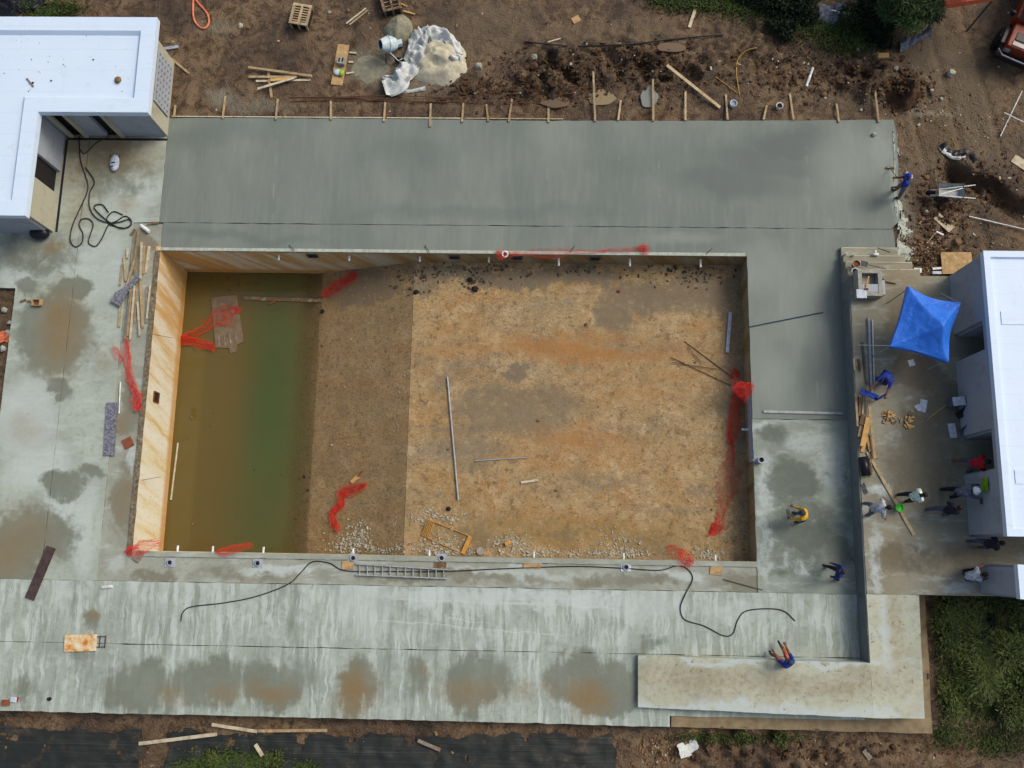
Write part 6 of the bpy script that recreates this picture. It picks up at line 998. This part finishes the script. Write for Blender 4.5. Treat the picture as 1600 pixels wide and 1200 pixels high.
def grass(name, regions, n, hgt, mat, label, zf, wd=.02, seed=5):
    rr = np.random.default_rng(seed); g = Geo(); V = []; F = []
    wts = np.array([r_[2] * r_[3] for r_ in regions], float); wts /= wts.sum(); pick = rr.choice(len(regions), n, p=wts)
    A = np.array(regions)[pick]; a = A[:, 0] + rr.normal(0, .5, n) * A[:, 2]; b = A[:, 1] + rr.normal(0, .5, n) * A[:, 3]
    for i in range(n):
        p = U(a[i], b[i], zf); 
        if callable(hgt): hh_ = hgt(p.x, p.y)
        else: hh_ = hgt
        if hh_ <= 0: continue
        zz_ = gz(p.x, p.y) if i % 1 == 0 else 0; th = rr.uniform(0, 6.283); c_, s_ = math.cos(th), math.sin(th); h = hh_ * rr.uniform(.5, 1.3); ln = rr.uniform(.3, .9) * h; w_ = wd * rr.uniform(.6, 1.5); o = len(V)
        V += [(p.x - s_ * w_, p.y + c_ * w_, zz_), (p.x + s_ * w_, p.y - c_ * w_, zz_), (p.x + c_ * ln * .45 + s_ * w_ * .8, p.y + s_ * ln * .45 - c_ * w_ * .8, zz_ + h * .7), (p.x + c_ * ln * .45 - s_ * w_ * .8, p.y + s_ * ln * .45 + c_ * w_ * .8, zz_ + h * .7), (p.x + c_ * ln, p.y + s_ * ln, zz_ + h * .9)]; F += [(o, o + 1, o + 2, o + 3), (o + 3, o + 2, o + 4)]
    g.v = V; g.f = F; o = ob(name, g, mat, None, label, 'grass' if 'grass' in name else 'weeds', kind='stuff'); return o
def wh(x, y):
    if x < 31.75 or y > yS - .1 + .0 or x > 37.5: return 0 if x < 31.75 or y > yS - .12 else .35
    return .1 + .62 * max(0, .35 + float(fbm(np.array([x * .9]), np.array([y * .9]), 3)[0])) * (1 if y > -5.6 else max(.0, 1 + (y + 5.6) * 1.4))
WR = [(1540, 1040, 90, 110), (1560, 990, 90, 70), (1500, 1050, 70, 80), (1570, 1090, 70, 50), (1500, 970, 60, 40)]
grass('weeds', WR, 26000, wh, 'leaf_weed', 'tall weeds growing thickly south of the terrace', -.45, .015, 6)
for i, (a, b, h, r_) in enumerate([(1520, 1045, .75, .7), (1575, 1010, .9, .8), (1560, 1085, .7, .7), (1495, 1085, .5, .5), (1590, 1060, .9, .8), (1530, 985, .6, .6)]): shrub(a, b, h * .6, r_, ['shrub in the middle of the overgrown corner', 'tallest shrub against the east edge of the overgrown corner', 'lower shrub at the mud side of the overgrown corner', 'small shrub nearest the ledge corner', 'shrub at the right picture edge in the overgrown corner', 'dark shrub close under the small white block'][i], 40 + i, 'leaf_weed' if i != 5 else 'leaf_dark', 3600, 'shrubs in the overgrown corner', .16)
gh = lambda k: (lambda x, y: 0 if (-12 < x < 31.5 and -6.4 < y < 19.0) else k)
grass('grass', [(350, 1192, 60, 20), (400, 1190, 40, 16), (300, 1196, 30, 10), (480, 1196, 20, 8)], 5200, gh(.16), 'grass', 'green grass patch at the bottom edge beyond the black sheet', -.45, .014, 7)
grass('grass', [(90, 14, 40, 14), (70, 22, 30, 10), (40, 8, 20, 10)], 2600, gh(.16), 'grass', 'grass patch north of the white L-shaped roof', -.1, .014, 8); grass('grass', [(1100, 6, 80, 18), (1180, 14, 60, 22), (1040, 0, 30, 10), (1300, 40, 90, 26), (1330, 70, 50, 20)], 9000, gh(.2), 'grass', 'grass growing along the north edge before the dark shrubs', -.1, .016, 9)
grass('grass', [(1090, 1150, 50, 8), (1150, 1152, 60, 8), (1220, 1150, 40, 6), (1480, 1150, 30, 20), (1560, 1160, 60, 20)], 2600, gh(.14), 'grass', 'sparse grass along the foot of the ledge path', -.45, .014, 10)
for i, (a, b) in enumerate([(1218, 1158), (1160, 1150), (430, 1188), (330, 1188), (95, 20)]): shrub(a, b, .25, .3, ['low weed clump on the mud under the sitting person', 'low weed clump left of the one under the sitting person', 'low weed clump at the right end of the bottom grass', 'low weed clump at the left end of the bottom grass', 'low weed clump north of the white L-shaped roof'][i], 60 + i, 'leaf_weed', 500, 'weed clumps', .12)
# black sheets over the bank below the south deck
def bank(px0, px1, py0, py1, label, seed):
    p0, p1 = U(px0, py0, -.45), U(px1, py1, -.45); nx = int((p1.x - p0.x) / .12); ny = max(4, int((p0.y - p1.y) / .12))
    def P(u, v):
        x = p0.x + (p1.x - p0.x) * u; e = .32 * vnoise(u * (p1.x - p0.x) * 1.3 + seed, 1.) + .12 * vnoise(u * (p1.x - p0.x) * 5, 2.); y = p0.y + e * (1 - v) + (p1.y - p0.y) * v; x += .25 * vnoise(v * 5 + seed, 3.) * (1 if u < .02 or u > .98 else 0)
        return (x, y, gz(x, y) + .03 + .16 * abs(fbm(np.array([x * 1.1]), np.array([y * 3.]), 4)[0]))
    g = Geo().grid(nx, ny, P)
    def hole(f): x, y, _ = g.v[f[0]]; t = (p0.y - y) / max(.1, p0.y - p1.y); return fbm(np.array([x * 1.4]), np.array([y * 2.2]), 4)[0] > .22 + .6 * t
    g.f = [f for f in g.f if not hole(f)]
    return ob('ground_sheet', g, 'geotextile', None, label, 'plastic sheet', smooth=True)
bank(-30, 218, 1134, 1215, 'black ground sheet at the bottom left corner', 1); bank(265, 640, 1140, 1215, 'black ground sheet below the middle of the deck', 5); bank(560, 960, 1144, 1215, 'black ground sheet right of the short grey plank', 9)
